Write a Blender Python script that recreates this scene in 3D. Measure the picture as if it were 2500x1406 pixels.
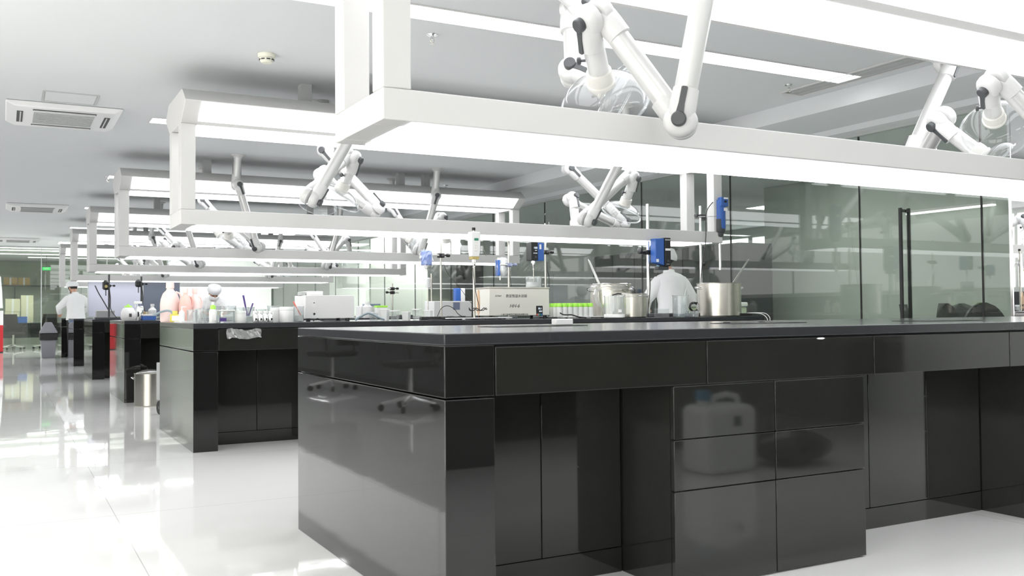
import bpy, bmesh, math, random
from mathutils import Vector, Matrix
R = math.radians
rng = random.Random(7)
for o in list(bpy.data.objects):
    bpy.data.objects.remove(o)
SC = bpy.context.scene
COL = SC.collection

# ---------------------------------------------------------------- camera
CAM_H = 0.965
FPX = 2286.0
def cam_axes(yaw, pitch, roll):
    f = Vector((math.sin(yaw), math.cos(yaw), 0)); r = Vector((math.cos(yaw), -math.sin(yaw), 0)); u = Vector((0, 0, 1))
    f2 = f * math.cos(pitch) + u * math.sin(pitch); u2 = u * math.cos(pitch) - f * math.sin(pitch)
    return r * math.cos(roll) + u2 * math.sin(roll), u2 * math.cos(roll) - r * math.sin(roll), f2
CR, CU, CF = cam_axes(R(28.5), R(1.44), R(-0.49))
CPOS = Vector((0, 0, CAM_H))
cd = bpy.data.cameras.new('camera'); cam = bpy.data.objects.new('camera', cd); COL.objects.link(cam)
cd.sensor_width = 36.0; cd.lens = FPX * 36.0 / 2500.0; cd.clip_start = 0.05; cd.clip_end = 200
m = Matrix((CR, CU, -CF)).transposed().to_4x4(); m.translation = CPOS
cam.matrix_world = m
cd.dof.use_dof = True; cd.dof.focus_distance = 6.2; cd.dof.aperture_fstop = 5.0
SC.camera = cam

# ---------------------------------------------------------------- world, exposure
SC.view_settings.view_transform = 'Standard'; SC.view_settings.look = 'None'
SC.view_settings.gamma = 1.0; SC.view_settings.use_curve_mapping = False
SC.view_settings.exposure = EXPO = 0.19
LAMP = 4.1          # radiance of the lamp panels
w = bpy.data.worlds.new('world'); SC.world = w; w.use_nodes = True
w.node_tree.nodes['Background'].inputs[0].default_value = (0.9, 0.95, 1.0, 1)
w.node_tree.nodes['Background'].inputs[1].default_value = 0.6
SC.cycles.transparent_max_bounces = 32
SC.cycles.max_bounces = 14; SC.cycles.diffuse_bounces = 6; SC.cycles.glossy_bounces = 6

def ray(px, py):
    return CR * ((px - 1250) / FPX) - CU * ((py - 703) / FPX) + CF
def at(px, py, X=None, Y=None, Z=None):
    """where the sight line through a pixel of the photograph meets a plane of the room"""
    d = ray(px, py)
    if X is not None: t = (X - CPOS.x) / d.x
    elif Y is not None: t = (Y - CPOS.y) / d.y
    else: t = (Z - CPOS.z) / d.z
    return CPOS + d * t
def bx(px, Y): return at(px, 778, Y=Y).x
def mpp(px, Y):
    return (at(px, 778, Y=Y) - CPOS).dot(CF) / FPX
def zt(px, py, Y): return at(px, py, Y=Y).z

# ---------------------------------------------------------------- materials
def mat(name, base=(.8, .8, .8), rough=.5, metal=0.0, coat=0.0, noise=0.0, nscale=20.0, bump=0.0, bscale=60.0, emit=None, estr=0.0, spec=0.5, alpha=1.0):
    mt = bpy.data.materials.new(name); mt.use_nodes = True
    nt = mt.node_tree; b = nt.nodes['Principled BSDF']
    b.inputs['Base Color'].default_value = (*base, 1); b.inputs['Roughness'].default_value = rough
    b.inputs['Metallic'].default_value = metal; b.inputs['Coat Weight'].default_value = coat
    b.inputs['Specular IOR Level'].default_value = spec
    b.inputs['Coat Roughness'].default_value = 0.03
    tc = nt.nodes.new('ShaderNodeTexCoord')
    if noise > 0:
        n = nt.nodes.new('ShaderNodeTexNoise'); n.inputs['Scale'].default_value = nscale; n.inputs['Detail'].default_value = 4
        nt.links.new(tc.outputs['Object'], n.inputs['Vector'])
        mx = nt.nodes.new('ShaderNodeMix'); mx.data_type = 'RGBA'
        mx.inputs[6].default_value = (*[c * (1 - noise) for c in base], 1); mx.inputs[7].default_value = (*[min(1, c * (1 + noise)) for c in base], 1)
        nt.links.new(n.outputs['Fac'], mx.inputs[0]); nt.links.new(mx.outputs[2], b.inputs['Base Color'])
    if bump > 0:
        n2 = nt.nodes.new('ShaderNodeTexNoise'); n2.inputs['Scale'].default_value = bscale; n2.inputs['Detail'].default_value = 2
        nt.links.new(tc.outputs['Object'], n2.inputs['Vector'])
        bp = nt.nodes.new('ShaderNodeBump'); bp.inputs['Strength'].default_value = bump; bp.inputs['Distance'].default_value = 0.01
        nt.links.new(n2.outputs['Fac'], bp.inputs['Height']); nt.links.new(bp.outputs['Normal'], b.inputs['Normal'])
    if emit:
        b.inputs['Emission Color'].default_value = (*emit, 1); b.inputs['Emission Strength'].default_value = estr
    return mt

def clear_mat(name, tint=(.95, .97, .97), rough=.03, diffuse=0.0, dcol=(.9, .9, .9), ior=1.45, boost=1.0):
    """thin clear sheet: what lies behind shows through, a Fresnel share mirrors"""
    mt = bpy.data.materials.new(name); mt.use_nodes = True
    nt = mt.node_tree; nt.nodes.clear()
    out = nt.nodes.new('ShaderNodeOutputMaterial')
    tr = nt.nodes.new('ShaderNodeBsdfTransparent'); tr.inputs[0].default_value = (*tint, 1)
    gl = nt.nodes.new('ShaderNodeBsdfGlossy'); gl.inputs['Roughness'].default_value = rough
    ge = nt.nodes.new('ShaderNodeNewGeometry'); dp = nt.nodes.new('ShaderNodeVectorMath'); dp.operation = 'DOT_PRODUCT'
    nt.links.new(ge.outputs['Normal'], dp.inputs[0]); nt.links.new(ge.outputs['Incoming'], dp.inputs[1])
    def mth(op, a, b=None, c=None):
        q = nt.nodes.new('ShaderNodeMath'); q.operation = op
        for i, v in enumerate((a, b, c)):
            if v is None: continue
            if isinstance(v, (int, float)): q.inputs[i].default_value = v
            else: nt.links.new(v, q.inputs[i])
        return q.outputs[0]
    f0 = ((ior - 1) / (ior + 1)) ** 2      # same mirror share from either face of the sheet
    src = mth('MULTIPLY_ADD', mth('POWER', mth('SUBTRACT', 1.0, mth('ABSOLUTE', dp.outputs['Value'])), 5.0), 1 - f0, f0)
    if boost != 1.0:
        mm = nt.nodes.new('ShaderNodeMath'); mm.operation = 'MULTIPLY'; mm.use_clamp = True; mm.inputs[1].default_value = boost
        nt.links.new(src, mm.inputs[0]); src = mm.outputs[0]
    base = tr.outputs[0]
    if diffuse > 0:
        df = nt.nodes.new('ShaderNodeBsdfDiffuse'); df.inputs[0].default_value = (*dcol, 1)
        n = nt.nodes.new('ShaderNodeTexNoise'); n.inputs['Scale'].default_value = 25
        tc = nt.nodes.new('ShaderNodeTexCoord'); nt.links.new(tc.outputs['Object'], n.inputs['Vector'])
        mr = nt.nodes.new('ShaderNodeMapRange'); mr.inputs[3].default_value = diffuse * .6; mr.inputs[4].default_value = min(1, diffuse * 1.4)
        nt.links.new(n.outputs['Fac'], mr.inputs[0])
        m0 = nt.nodes.new('ShaderNodeMixShader'); nt.links.new(mr.outputs[0], m0.inputs[0])
        nt.links.new(tr.outputs[0], m0.inputs[1]); nt.links.new(df.outputs[0], m0.inputs[2]); base = m0.outputs[0]
    mx = nt.nodes.new('ShaderNodeMixShader'); nt.links.new(src, mx.inputs[0])
    nt.links.new(base, mx.inputs[1]); nt.links.new(gl.outputs[0], mx.inputs[2]); nt.links.new(mx.outputs[0], out.inputs[0])
    return mt

def lamp_mat(name, col=(1, 1, 1), s=1.0):
    mt = bpy.data.materials.new(name); mt.use_nodes = True
    nt = mt.node_tree; nt.nodes.clear()
    out = nt.nodes.new('ShaderNodeOutputMaterial'); e = nt.nodes.new('ShaderNodeEmission')
    e.inputs[0].default_value = (*col, 1); e.inputs[1].default_value = s
    nt.links.new(e.outputs[0], out.inputs[0]); return mt

M = {}
M['white'] = mat('white_paint', (.62, .615, .605), .38, noise=.02, nscale=3)
M['plastic'] = mat('white_plastic', (.60, .60, .595), .3, noise=.015, nscale=8)
M['alu'] = mat('matt_aluminium', (.62, .62, .61), .34, metal=.45, noise=.02, nscale=6)
M['grey'] = mat('dark_grey_plastic', (.055, .06, .063), .42, noise=.08, nscale=30)
M['black'] = mat('black_plastic', (.012, .012, .013), .45, noise=.1, nscale=30)
M['bench'] = mat('black_gloss_laminate', (.0175, .018, .0155), .05, spec=.66, noise=.15, nscale=5, bump=.006, bscale=5)
M['end'] = mat('black_gloss_end_panel', (.010, .0105, .010), .03, spec=.7, noise=.1, nscale=4, bump=.018, bscale=4)
M['gap'] = mat('shadow_gap_black', (.004, .004, .004), .6, noise=.1)
M['top'] = mat('grey_black_worktop', (.025, .027, .03), .16, noise=.12, nscale=40)
M['ceil'] = mat('matt_ceiling_paint', (.66, .68, .69), .9, noise=.01, nscale=2)
M['wall'] = mat('pale_wall_paint', (.84, .86, .82), .8, noise=.02, nscale=2)
M['sage'] = mat('sage_grey_wall_paint', (.42, .46, .42), .7, noise=.03, nscale=2)
M['farwall'] = mat('pale_green_grey_wall_paint', (.60, .66, .57), .7, noise=.03, nscale=2)
M['taupe'] = mat('taupe_grey_wall_paint', (.42, .42, .40), .7, noise=.03, nscale=2)
M['trim'] = mat('grey_trim', (.45, .47, .46), .5, noise=.03)
M['steel'] = mat('brushed_steel', (.56, .54, .49), .24, metal=1.0, noise=.06, nscale=18)
M['chrome'] = mat('bright_chrome', (.86, .86, .86), .1, metal=1.0, noise=.02)
M['mirror'] = mat('mirror_steel', (.88, .89, .89), .01, metal=1.0, noise=.005)
M['blue'] = mat('blue_housing', (.035, .12, .42), .4, noise=.05, nscale=15)
M['slate'] = mat('blue_grey_gloss', (.20, .23, .33), .18, noise=.04, nscale=3)
M['cream'] = mat('cream_enamel', (.72, .71, .65), .45, noise=.02, nscale=5)
M['pink'] = mat('pink_plastic', (.84, .50, .44), .4, noise=.04, nscale=9)
M['palepink'] = mat('pale_pink_plastic', (.86, .68, .64), .4, noise=.03, nscale=9)
M['green'] = mat('lime_green_plastic', (.42, .85, .10), .4, noise=.05)
M['lcd'] = mat('green_display', (.03, .22, .14), .2, noise=.08)
M['yellow'] = mat('yellow_plastic', (.68, .60, .12), .4, noise=.05)
M['ochre'] = mat('ochre_band', (.48, .38, .14), .5, noise=.06)
M['purple'] = mat('purple_plastic', (.09, .045, .24), .4, noise=.06)
M['red'] = mat('red_paint', (.55, .02, .03), .3, noise=.06)
M['orange'] = mat('salmon_red_plastic', (.75, .16, .12), .4, noise=.05)
M['hose'] = mat('grey_blue_hose', (.25, .32, .36), .5, noise=.06)
M['paper'] = mat('white_paper', (.82, .82, .82), .7, noise=.02)
M['card'] = mat('brown_cardboard', (.52, .36, .17), .8, noise=.08, nscale=6)
M['box'] = mat('cream_carton', (.70, .68, .50), .8, noise=.05, nscale=6)
M['bin'] = mat('grey_bin_plastic', (.27, .27, .30), .5, noise=.04)
M['bag'] = mat('black_bin_bag', (.012, .012, .013), .22, noise=.1, bump=.5, bscale=16)
M['coat'] = mat('white_cotton', (.80, .81, .81), .85, noise=.03, nscale=14, bump=.25, bscale=9)
M['cap'] = mat('white_cap_fabric', (.78, .79, .80), .85, noise=.05, nscale=30, bump=.3, bscale=26)
M['trouser'] = mat('black_trousers', (.012, .012, .013), .8, noise=.1)
M['skin'] = mat('skin', (.58, .34, .24), .5, noise=.05, nscale=25)
M['hair'] = mat('black_hair', (.012, .010, .009), .5, noise=.2, nscale=60)
M['mask'] = mat('pale_blue_face_mask', (.30, .58, .68), .8, noise=.05)
M['shell'] = mat('dark_grey_chair_shell', (.05, .055, .05), .5, noise=.06)
M['mesh'] = mat('black_chair_fabric', (.014, .015, .015), .8, noise=.1)
M['dark'] = mat('charcoal_cabinet', (.045, .05, .052), .35, noise=.08, nscale=3)
M['acgrey'] = mat('grey_grille', (.42, .43, .43), .6, noise=.04)
M['whiteware'] = mat('white_enamel', (.78, .78, .78), .35, noise=.015, nscale=8)
M['ring'] = mat('ivory_ring_plastic', (.64, .63, .59), .4, noise=.02)
M['lavender'] = mat('lavender_grey_gloss', (.44, .45, .53), .2, noise=.03, nscale=3)
M['sash'] = mat('dark_slate_gloss', (.10, .115, .15), .15, noise=.04, nscale=3)
M['ivory'] = mat('ivory_plastic', (.74, .73, .62), .5, noise=.03)
M['milk'] = mat('milky_plastic', (.80, .82, .80), .4, noise=.03)
M['cyan'] = mat('water_blue_liquid', (.30, .60, .62), .3, noise=.03)
M['clear'] = clear_mat('clear_acrylic', (.955, .965, .97), .04, diffuse=.05, boost=1.6)
M['glass'] = clear_mat('clear_glassware', (.90, .92, .92), .03, diffuse=.10, boost=1.8)
M['film'] = clear_mat('cling_film', (.94, .95, .95), .1, diffuse=.13, boost=2.0)
M['wallglass'] = clear_mat('green_tinted_glass', (.875, .898, .875), .0, ior=1.52)
M['farglass'] = clear_mat('green_tinted_far_glass', (.92, .95, .90), .0, ior=1.52)
M['lamp'] = lamp_mat('lamp_diffuser', (.965, .975, 1.0), LAMP)
M['strip'] = lamp_mat('ceiling_lamp_diffuser', (.985, .99, 1.0), LAMP * 1.5)
M['added_strip'] = lamp_mat('added_strip_diffuser', (.985, .99, 1.0), LAMP * 4.5)
M['added_backlamp'] = lamp_mat('added_back_panel_diffuser', (.98, 1.0, .97), 19.0)
M['walllamp'] = lamp_mat('wall_lamp_diffuser', (.98, 1.0, .97), 3.2)
M['added_daylight'] = lamp_mat('added_daylight_glow', (1.0, .97, .93), 4.2)
M['sky_window'] = lamp_mat('bright_outside_window', (.9, 1.0, .98), 1.6)
M['added_softlight'] = lamp_mat('added_soft_glow', (1.0, .99, .97), 1.75)
M['exit'] = lamp_mat('green_exit_sign', (.12, .95, .25), .9)
M['digit'] = lamp_mat('white_display_digits', (.8, .9, 1), 1.3)
M['ink'] = mat('dark_lettering', (.06, .06, .06), .6)

def floor_material():
    mt = mat('polished_white_floor', (.80, .805, .79), .035, spec=.65)
    nt = mt.node_tree; b = nt.nodes['Principled BSDF']; tc = nt.nodes['Texture Coordinate']
    sep = nt.nodes.new('ShaderNodeSeparateXYZ'); nt.links.new(tc.outputs['Object'], sep.inputs[0])
    def line(sock, off, per):
        a = nt.nodes.new('ShaderNodeMath'); a.operation = 'SUBTRACT'; nt.links.new(sock, a.inputs[0]); a.inputs[1].default_value = off - per * 50
        p = nt.nodes.new('ShaderNodeMath'); p.operation = 'MODULO'; nt.links.new(a.outputs[0], p.inputs[0]); p.inputs[1].default_value = per
        l = nt.nodes.new('ShaderNodeMath'); l.operation = 'LESS_THAN'; nt.links.new(p.outputs[0], l.inputs[0]); l.inputs[1].default_value = .0035
        return l.outputs[0]
    mxm = nt.nodes.new('ShaderNodeMath'); mxm.operation = 'MAXIMUM'
    nt.links.new(line(sep.outputs[0], .475, 1.76), mxm.inputs[0]); nt.links.new(line(sep.outputs[1], 6.62, 1.72), mxm.inputs[1])
    n = nt.nodes.new('ShaderNodeTexNoise'); n.inputs['Scale'].default_value = 1.1; n.inputs['Detail'].default_value = 5
    nt.links.new(tc.outputs['Object'], n.inputs['Vector'])
    c1 = nt.nodes.new('ShaderNodeMix'); c1.data_type = 'RGBA'
    c1.inputs[6].default_value = (.88, .885, .875, 1); c1.inputs[7].default_value = (.93, .925, .91, 1); nt.links.new(n.outputs['Fac'], c1.inputs[0])
    c2 = nt.nodes.new('ShaderNodeMix'); c2.data_type = 'RGBA'; c2.inputs[7].default_value = (.56, .56, .54, 1)
    nt.links.new(mxm.outputs[0], c2.inputs[0]); nt.links.new(c1.outputs[2], c2.inputs[6]); nt.links.new(c2.outputs[2], b.inputs['Base Color'])
    n2 = nt.nodes.new('ShaderNodeTexNoise'); n2.inputs['Scale'].default_value = 5.0; n2.inputs['Detail'].default_value = 1.5
    nt.links.new(tc.outputs['Object'], n2.inputs['Vector'])
    bp = nt.nodes.new('ShaderNodeBump'); bp.inputs['Strength'].default_value = .03; bp.inputs['Distance'].default_value = .01
    nt.links.new(n2.outputs['Fac'], bp.inputs['Height']); nt.links.new(bp.outputs['Normal'], b.inputs['Normal'])
    return mt
M['floor'] = floor_material()

# ---------------------------------------------------------------- mesh helpers
def frame(axis):
    a = Vector(axis).normalized(); t = Vector((0, 0, 1)) if abs(a.z) < .9 else Vector((1, 0, 0))
    x = t.cross(a).normalized(); return x, a.cross(x), a
class MB:
    """collects shapes into one mesh"""
    def __init__(s): s.bm = bmesh.new()
    def box(s, x0, x1, y0, y1, z0, z1, T=None):
        v = [Vector(p) for p in ((x0, y0, z0), (x1, y0, z0), (x1, y1, z0), (x0, y1, z0), (x0, y0, z1), (x1, y0, z1), (x1, y1, z1), (x0, y1, z1))]
        if T is not None: v = [T @ p for p in v]
        v = [s.bm.verts.new(p) for p in v]
        for f in ((0, 3, 2, 1), (4, 5, 6, 7), (0, 1, 5, 4), (1, 2, 6, 5), (2, 3, 7, 6), (3, 0, 4, 7)): s.bm.faces.new([v[i] for i in f])
        return s
    def cbox(s, c, sx, sy, sz, T=None):
        return s.box(c[0] - sx / 2, c[0] + sx / 2, c[1] - sy / 2, c[1] + sy / 2, c[2] - sz / 2, c[2] + sz / 2, T)
    def lathe(s, prof, org=(0, 0, 0), axis=(0, 0, 1), n=24, close=True):
        x, y, a = frame(axis); org = Vector(org); rings = []
        for r, h in prof:
            if r < 1e-6: rings.append([s.bm.verts.new(org + a * h)])
            else: rings.append([s.bm.verts.new(org + a * h + (x * math.cos(2 * math.pi * k / n) + y * math.sin(2 * math.pi * k / n)) * r) for k in range(n)])
        for A, B in zip(rings, rings[1:]):
            for k in range(n):
                if len(A) == 1 and len(B) == 1: continue
                if len(A) == 1: s.bm.faces.new((A[0], B[k], B[(k + 1) % n]))
                elif len(B) == 1: s.bm.faces.new((A[k], A[(k + 1) % n], B[0]))
                else: s.bm.faces.new((A[k], A[(k + 1) % n], B[(k + 1) % n], B[k]))
        if close:
            if len(rings[0]) > 1: s.bm.faces.new(rings[0][::-1])
            if len(rings[-1]) > 1: s.bm.faces.new(rings[-1])
        return s
    def cyl(s, p0, p1, r0, r1=None, n=20):
        p0, p1 = Vector(p0), Vector(p1); r1 = r0 if r1 is None else r1
        return s.lathe([(r0, 0), (r1, (p1 - p0).length)], p0, p1 - p0, n)
    def path(s, pts, r, n=8, closed=False):
        pts = [Vector(p) for p in pts]; rings = []; N = len(pts); px = None
        for i, p in enumerate(pts):
            d = (pts[min(i + 1, N - 1)] - pts[max(i - 1, 0)])
            if closed: d = pts[(i + 1) % N] - pts[i - 1]
            d.normalize()
            if px is None: px = frame(d)[0]
            px = (px - d * px.dot(d)).normalized(); py = d.cross(px)
            rr = r[i] if isinstance(r, (list, tuple)) else r
            rings.append([s.bm.verts.new(p + (px * math.cos(2 * math.pi * k / n) + py * math.sin(2 * math.pi * k / n)) * rr) for k in range(n)])
        prs = list(zip(rings, rings[1:])) + ([(rings[-1], rings[0])] if closed else [])
        for A, B in prs:
            for k in range(n): s.bm.faces.new((A[k], A[(k + 1) % n], B[(k + 1) % n], B[k]))
        if not closed: s.bm.faces.new(rings[0][::-1]); s.bm.faces.new(rings[-1])
        return s
    def loft(s, secs, n=20):
        """secs: (centre, x-vector, y-vector) ellipses"""
        rings = []
        for c, x, y in secs:
            c, x, y = Vector(c), Vector(x), Vector(y)
            rings.append([s.bm.verts.new(c + x * math.cos(2 * math.pi * k / n) + y * math.sin(2 * math.pi * k / n)) for k in range(n)])
        for A, B in zip(rings, rings[1:]):
            for k in range(n): s.bm.faces.new((A[k], A[(k + 1) % n], B[(k + 1) % n], B[k]))
        s.bm.faces.new(rings[0][::-1]); s.bm.faces.new(rings[-1]); return s
    def prism(s, poly, org, ex, ey, ez, h):
        """poly in the (ex, ey) plane at org, extruded by h along ez"""
        org, ex, ey, ez = Vector(org), Vector(ex), Vector(ey), Vector(ez)
        A = [s.bm.verts.new(org + ex * a + ey * b) for a, b in poly]; B = [s.bm.verts.new(org + ex * a + ey * b + ez * h) for a, b in poly]
        s.bm.faces.new(A[::-1]); s.bm.faces.new(B); n = len(A)
        for k in range(n): s.bm.faces.new((A[k], A[(k + 1) % n], B[(k + 1) % n], B[k]))
        return s
    def ball(s, c, rx, ry=None, rz=None, n=16):
        ry = ry or rx; rz = rz or rx
        prof = [(math.sin(math.pi * k / 10), -math.cos(math.pi * k / 10)) for k in range(11)]
        b0 = len(s.bm.verts); s.lathe(prof, (0, 0, 0), (0, 0, 1), n); s.bm.verts.ensure_lookup_table()
        for v in s.bm.verts[b0:]: v.co = Vector((c[0] + v.co.x * rx, c[1] + v.co.y * ry, c[2] + v.co.z * rz))
        return s
    def build(s, name, m, parent=None, bevel=0.0, loc=None, smooth=True, seg=2):
        bmesh.ops.recalc_face_normals(s.bm, faces=s.bm.faces[:])
        me = bpy.data.meshes.new(name); s.bm.to_mesh(me); s.bm.free()
        if smooth:
            for p in me.polygons: p.use_smooth = True
            me.set_sharp_from_angle(angle=R(38))
        me.materials.append(m if not isinstance(m, str) else M[m])
        o = bpy.data.objects.new(name, me); COL.objects.link(o)
        if parent is not None: o.parent = parent
        if loc is not None: o.location = loc
        if bevel > 0:
            b = o.modifiers.new('bevel', 'BEVEL'); b.width = bevel; b.segments = seg; b.limit_method = 'ANGLE'; b.angle_limit = R(50); b.harden_normals = False
        return o
def tag(o, label=None, cat=None, group=None, kind=None):
    if label: o['label'] = label
    if cat: o['category'] = cat
    if group: o['group'] = group
    if kind: o['kind'] = kind
    return o
def thing(name, label, cat, loc=(0, 0, 0), rz=0.0, group=None):
    o = bpy.data.objects.new(name, None); COL.objects.link(o); o.location = loc; o.rotation_euler = (0, 0, rz); o.empty_display_size = .1
    return tag(o, label, cat, group)
def dup(o, loc=None, rz=None, label=None, group=None, parent=None):
    c = o.copy(); COL.objects.link(c)
    if parent is not None: c.parent = parent
    if loc is not None: c.location = loc
    if rz is not None: c.rotation_euler = (0, 0, rz)
    if label: c['label'] = label
    if group: c['group'] = group
    for ch in list(o.children): dup(ch, parent=c)
    return c
def text(s, name, size, m, parent, loc, rot, ext=.0006, shear=0.0, align='CENTER'):
    cu = bpy.data.curves.new(name, 'FONT'); cu.body = s; cu.size = size; cu.extrude = ext; cu.align_x = align; cu.align_y = 'CENTER'; cu.shear = shear; cu.resolution_u = 3
    q = bpy.data.objects.new(name, cu); COL.objects.link(q); dg = bpy.context.evaluated_depsgraph_get(); dg.update()
    me = bpy.data.meshes.new_from_object(q.evaluated_get(dg)); bpy.data.objects.remove(q); bpy.data.curves.remove(cu)
    me.materials.clear(); me.materials.append(M[m]); o = bpy.data.objects.new(name, me); COL.objects.link(o); o.parent = parent; o.location = loc; o.rotation_euler = rot
    return o
FRONT = (R(90), 0, 0)      # lettering that faces the camera side (-Y)
# ---------------------------------------------------------------- the room
YB, SP, BX0, BX1, BW, BH = 2.57, 4.24, 1.163, 6.476, 1.595, 0.90
FY0, FX0, FX1, FW = 3.06, 1.157, 6.395, 0.537
CZ, GX, YF = 2.85, 7.2, 28.6
def wallbox(name, a, m, bevel=0):
    return tag(MB().box(*a).build(name, m, bevel=bevel), kind='structure')
wallbox('floor', (-4.2, 15.2, -4.2, 37.2, -.12, 0), 'floor')
wallbox('ceiling', (-4.2, 6.32, -4.2, 37.2, CZ, CZ + .1), 'ceil')
wallbox('wall_left', (-2.8, -2.6, -4.2, 37.2, 0, CZ), 'wall')
for i, y in enumerate((-3.4, -.6, 2.2, 5.0)):     # unseen glowing panels added on the left wall to brighten the near benches
    wallbox('window_%d' % (i + 60), (-2.598, -2.585, y, y + 2.3, .35, 2.6), 'added_daylight')
for i in range(7):                                 # unseen high glow panels, added to lift the far left ceiling
    wallbox('window_%d' % (i + 80), (-2.598, -2.585, 8.2 + 2.9 * i, 11.02 + 2.9 * i, 1.35, 2.75), 'added_softlight')
wallbox('wall_behind', (-4.0, 15.2, -4.2, -4.0, 0, CZ), 'wall')
wallbox('wall_far', (-4.0, 15.2, 37.0, 37.2, 0, CZ), 'farwall')
wallbox('wall_right', (15.0, 15.2, -4.0, 37.0, 0, CZ + .1), 'sage')
wallbox('ceiling_right', (GX + .02, 15.2, -4.2, 37.2, CZ - .02, CZ + .1), 'ceil')
# stepped soffit along the glass wall
wallbox('beam_right', (6.32, 7.04, -4.0, YF, 2.70, CZ + .1), 'ceil')
wallbox('soffit_right', (7.04, GX + .02, -4.0, YF, 2.645, CZ + .1), 'ceil')
wallbox('trim_1', (GX - .03, GX + .03, 4.74, YF, 2.615, 2.645), 'trim')
# glass wall panes
seams = [4.74, 5.0, 6.27, 8.08, 9.75, 12.2, 13.9, 15.6, 17.3, 19.0, 20.7, 22.4, 24.1, 25.8, 27.3, YF]
for i, (a, b) in enumerate(zip(seams, seams[1:])):
    wallbox('window_%d' % (i + 1), (GX - .006, GX + .006, a + .007, b - .007, .012, 2.612), 'wallglass')
for i, y in enumerate(seams[1:-1]):
    wallbox('trim_%d' % (i + 2), (GX - .007, GX + .007, y - .006, y + .006, .0, 2.612), 'gap')
wallbox('wall_mirror', (GX - .03, GX + .05, 3.2, 4.72, 0, 2.645), 'mirror')
wallbox('wall_right_near', (GX, GX + .1, -4.0, 3.2, 0, 2.645), 'wall')
wallbox('trim_30', (GX - .035, GX - .005, 4.715, 4.738, 0, 2.645), 'chrome')
# far glass wall
fs = [-2.6, -.75, .9, 2.55, 4.2]
for i, (a, b) in enumerate(zip(fs, fs[1:])):
    wallbox('window_%d' % (i + 30), (a + .01, b - .01, YF - .006, YF + .006, .012, CZ - .04), 'farglass')
for i, x in enumerate(fs[1:]):
    wallbox('trim_%d' % (i + 31), (x - .01, x + .01, YF - .012, YF + .012, 0, CZ), 'trim')
wallbox('trim_40', (-2.6, 4.2, YF - .02, YF + .02, CZ - .04, CZ), 'trim')
wallbox('wall_far_right', (4.22, GX - .04, YF - .05, YF + .05, 0, CZ), 'wall')
# walls of the rooms behind the glass
wallbox('wall_back_room', (10.3, 10.4, 3.0, 10.8, 0, CZ), 'sage')
wallbox('wall_back_room_near', (GX + .1, 10.3, 2.9, 3.0, 0, CZ), 'taupe')
wallbox('wall_back_partition', (9.0, 9.1, 19.0, YF, 0, CZ), 'wall')
wallbox('window_70', (14.985, 14.995, 15.2, 16.1, 1.55, 2.6), 'sky_window'); wallbox('window_71', (14.985, 14.995, 16.25, 17.2, 1.55, 2.6), 'sky_window')
wallbox('wall_back_room_far', (GX + .05, 15.0, 20.0, 20.1, 0, CZ), 'wall')

# slot diffuser of the air supply along the soffit
t = thing('slot_diffuser', 'long grey slot air diffuser set into the ceiling beside the soffit', 'air vent', (6.05, 1.5, CZ))
f = MB()
for a in ((-.13, -.115, 0, 4.5), (.115, .13, 0, 4.5), (-.115, .115, 4.47, 4.5), (-.115, .115, 0, .03)): f.box(a[0], a[1], a[2], a[3], -.012, -.001)
f.build('frame', 'white', t)
MB().box(-.112, .112, .032, 4.468, -.006, -.002).build('backing', 'acgrey', t)
for x in (-.05, .05): MB().box(x - .006, x + .006, .035, 4.465, -.011, -.0065).build('blade', 'trim', t)

# ceiling light strips
ordn = ['first', 'second', 'third', 'fourth', 'fifth', 'sixth', 'seventh']
def strip(x0, x1, y, label, z=CZ, w=.24, m='strip', group=None, name='ceiling_light'):
    t = thing(name, label, 'ceiling light', ((x0 + x1) / 2, y, z), 0, group); L = (x1 - x0) / 2
    f = MB()
    for a in ((-L - .012, L + .012, -w / 2 - .012, -w / 2), (-L - .012, L + .012, w / 2, w / 2 + .012), (-L - .012, -L, -w / 2, w / 2), (L, L + .012, -w / 2, w / 2)): f.box(*a, -.008, -.001)
    f.build('frame', 'white', t); MB().box(-L + .001, L - .001, -w / 2 + .001, w / 2 - .001, -.006, -.001).build('diffuser', m, t)
    return t
strip(1.245, 6.1, 1.12, 'long white ceiling light strip over the aisle in front of the nearest black bench', w=.42, group='aisle ceiling lights')
strip(1.245, 6.1, 5.39, 'long white ceiling light strip seen through the upper part of the nearest canopy', group='aisle ceiling lights')
for k in range(2, 6):
    strip(1.245, 6.1, 5.39 + SP * (k - 1) - .05 * (k - 1), 'long ceiling light strip between canopies %d and %d counted from the camera' % (k, k + 1), group='aisle ceiling lights')
for y, x0, lab in ((30.4, -2.6, 'nearer of the two full width light strips behind the far glass wall'), (32.2, -2.6, 'farther of the two full width light strips behind the far glass wall'),
                   (33.9, .58, 'short light strip at the back of the room behind the far glass wall'), (29.3, -2.6, 'added light strip close behind the top of the far glass wall')):  # the strip closest to the glass is added to lift the dark far room
    strip(x0 + .1, 5.5, y, lab, m='strip', group='lights behind the far glass')
for y, lab in ((1.1, 'beside the camera'), (5.4, 'level with the second bench'), (9.6, 'level with the third bench'), (13.9, 'level with the fourth bench'), (18.1, 'level with the fifth bench'), (22.3, 'level with the sixth bench')):
    strip(-2.3, -.9, y, 'added light strip over the open floor at left, ' + lab, m='strip' if y < 9 else 'added_strip', group='added left lights')  # unseen strips, added to brighten the left floor and ceiling
strip(1.245, 6.1, 26.9, 'added ceiling light strip brightening the far wall, just before it', w=.5, m='added_strip', group='aisle ceiling lights')  # extra strong strip added to brighten the pale far wall
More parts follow.
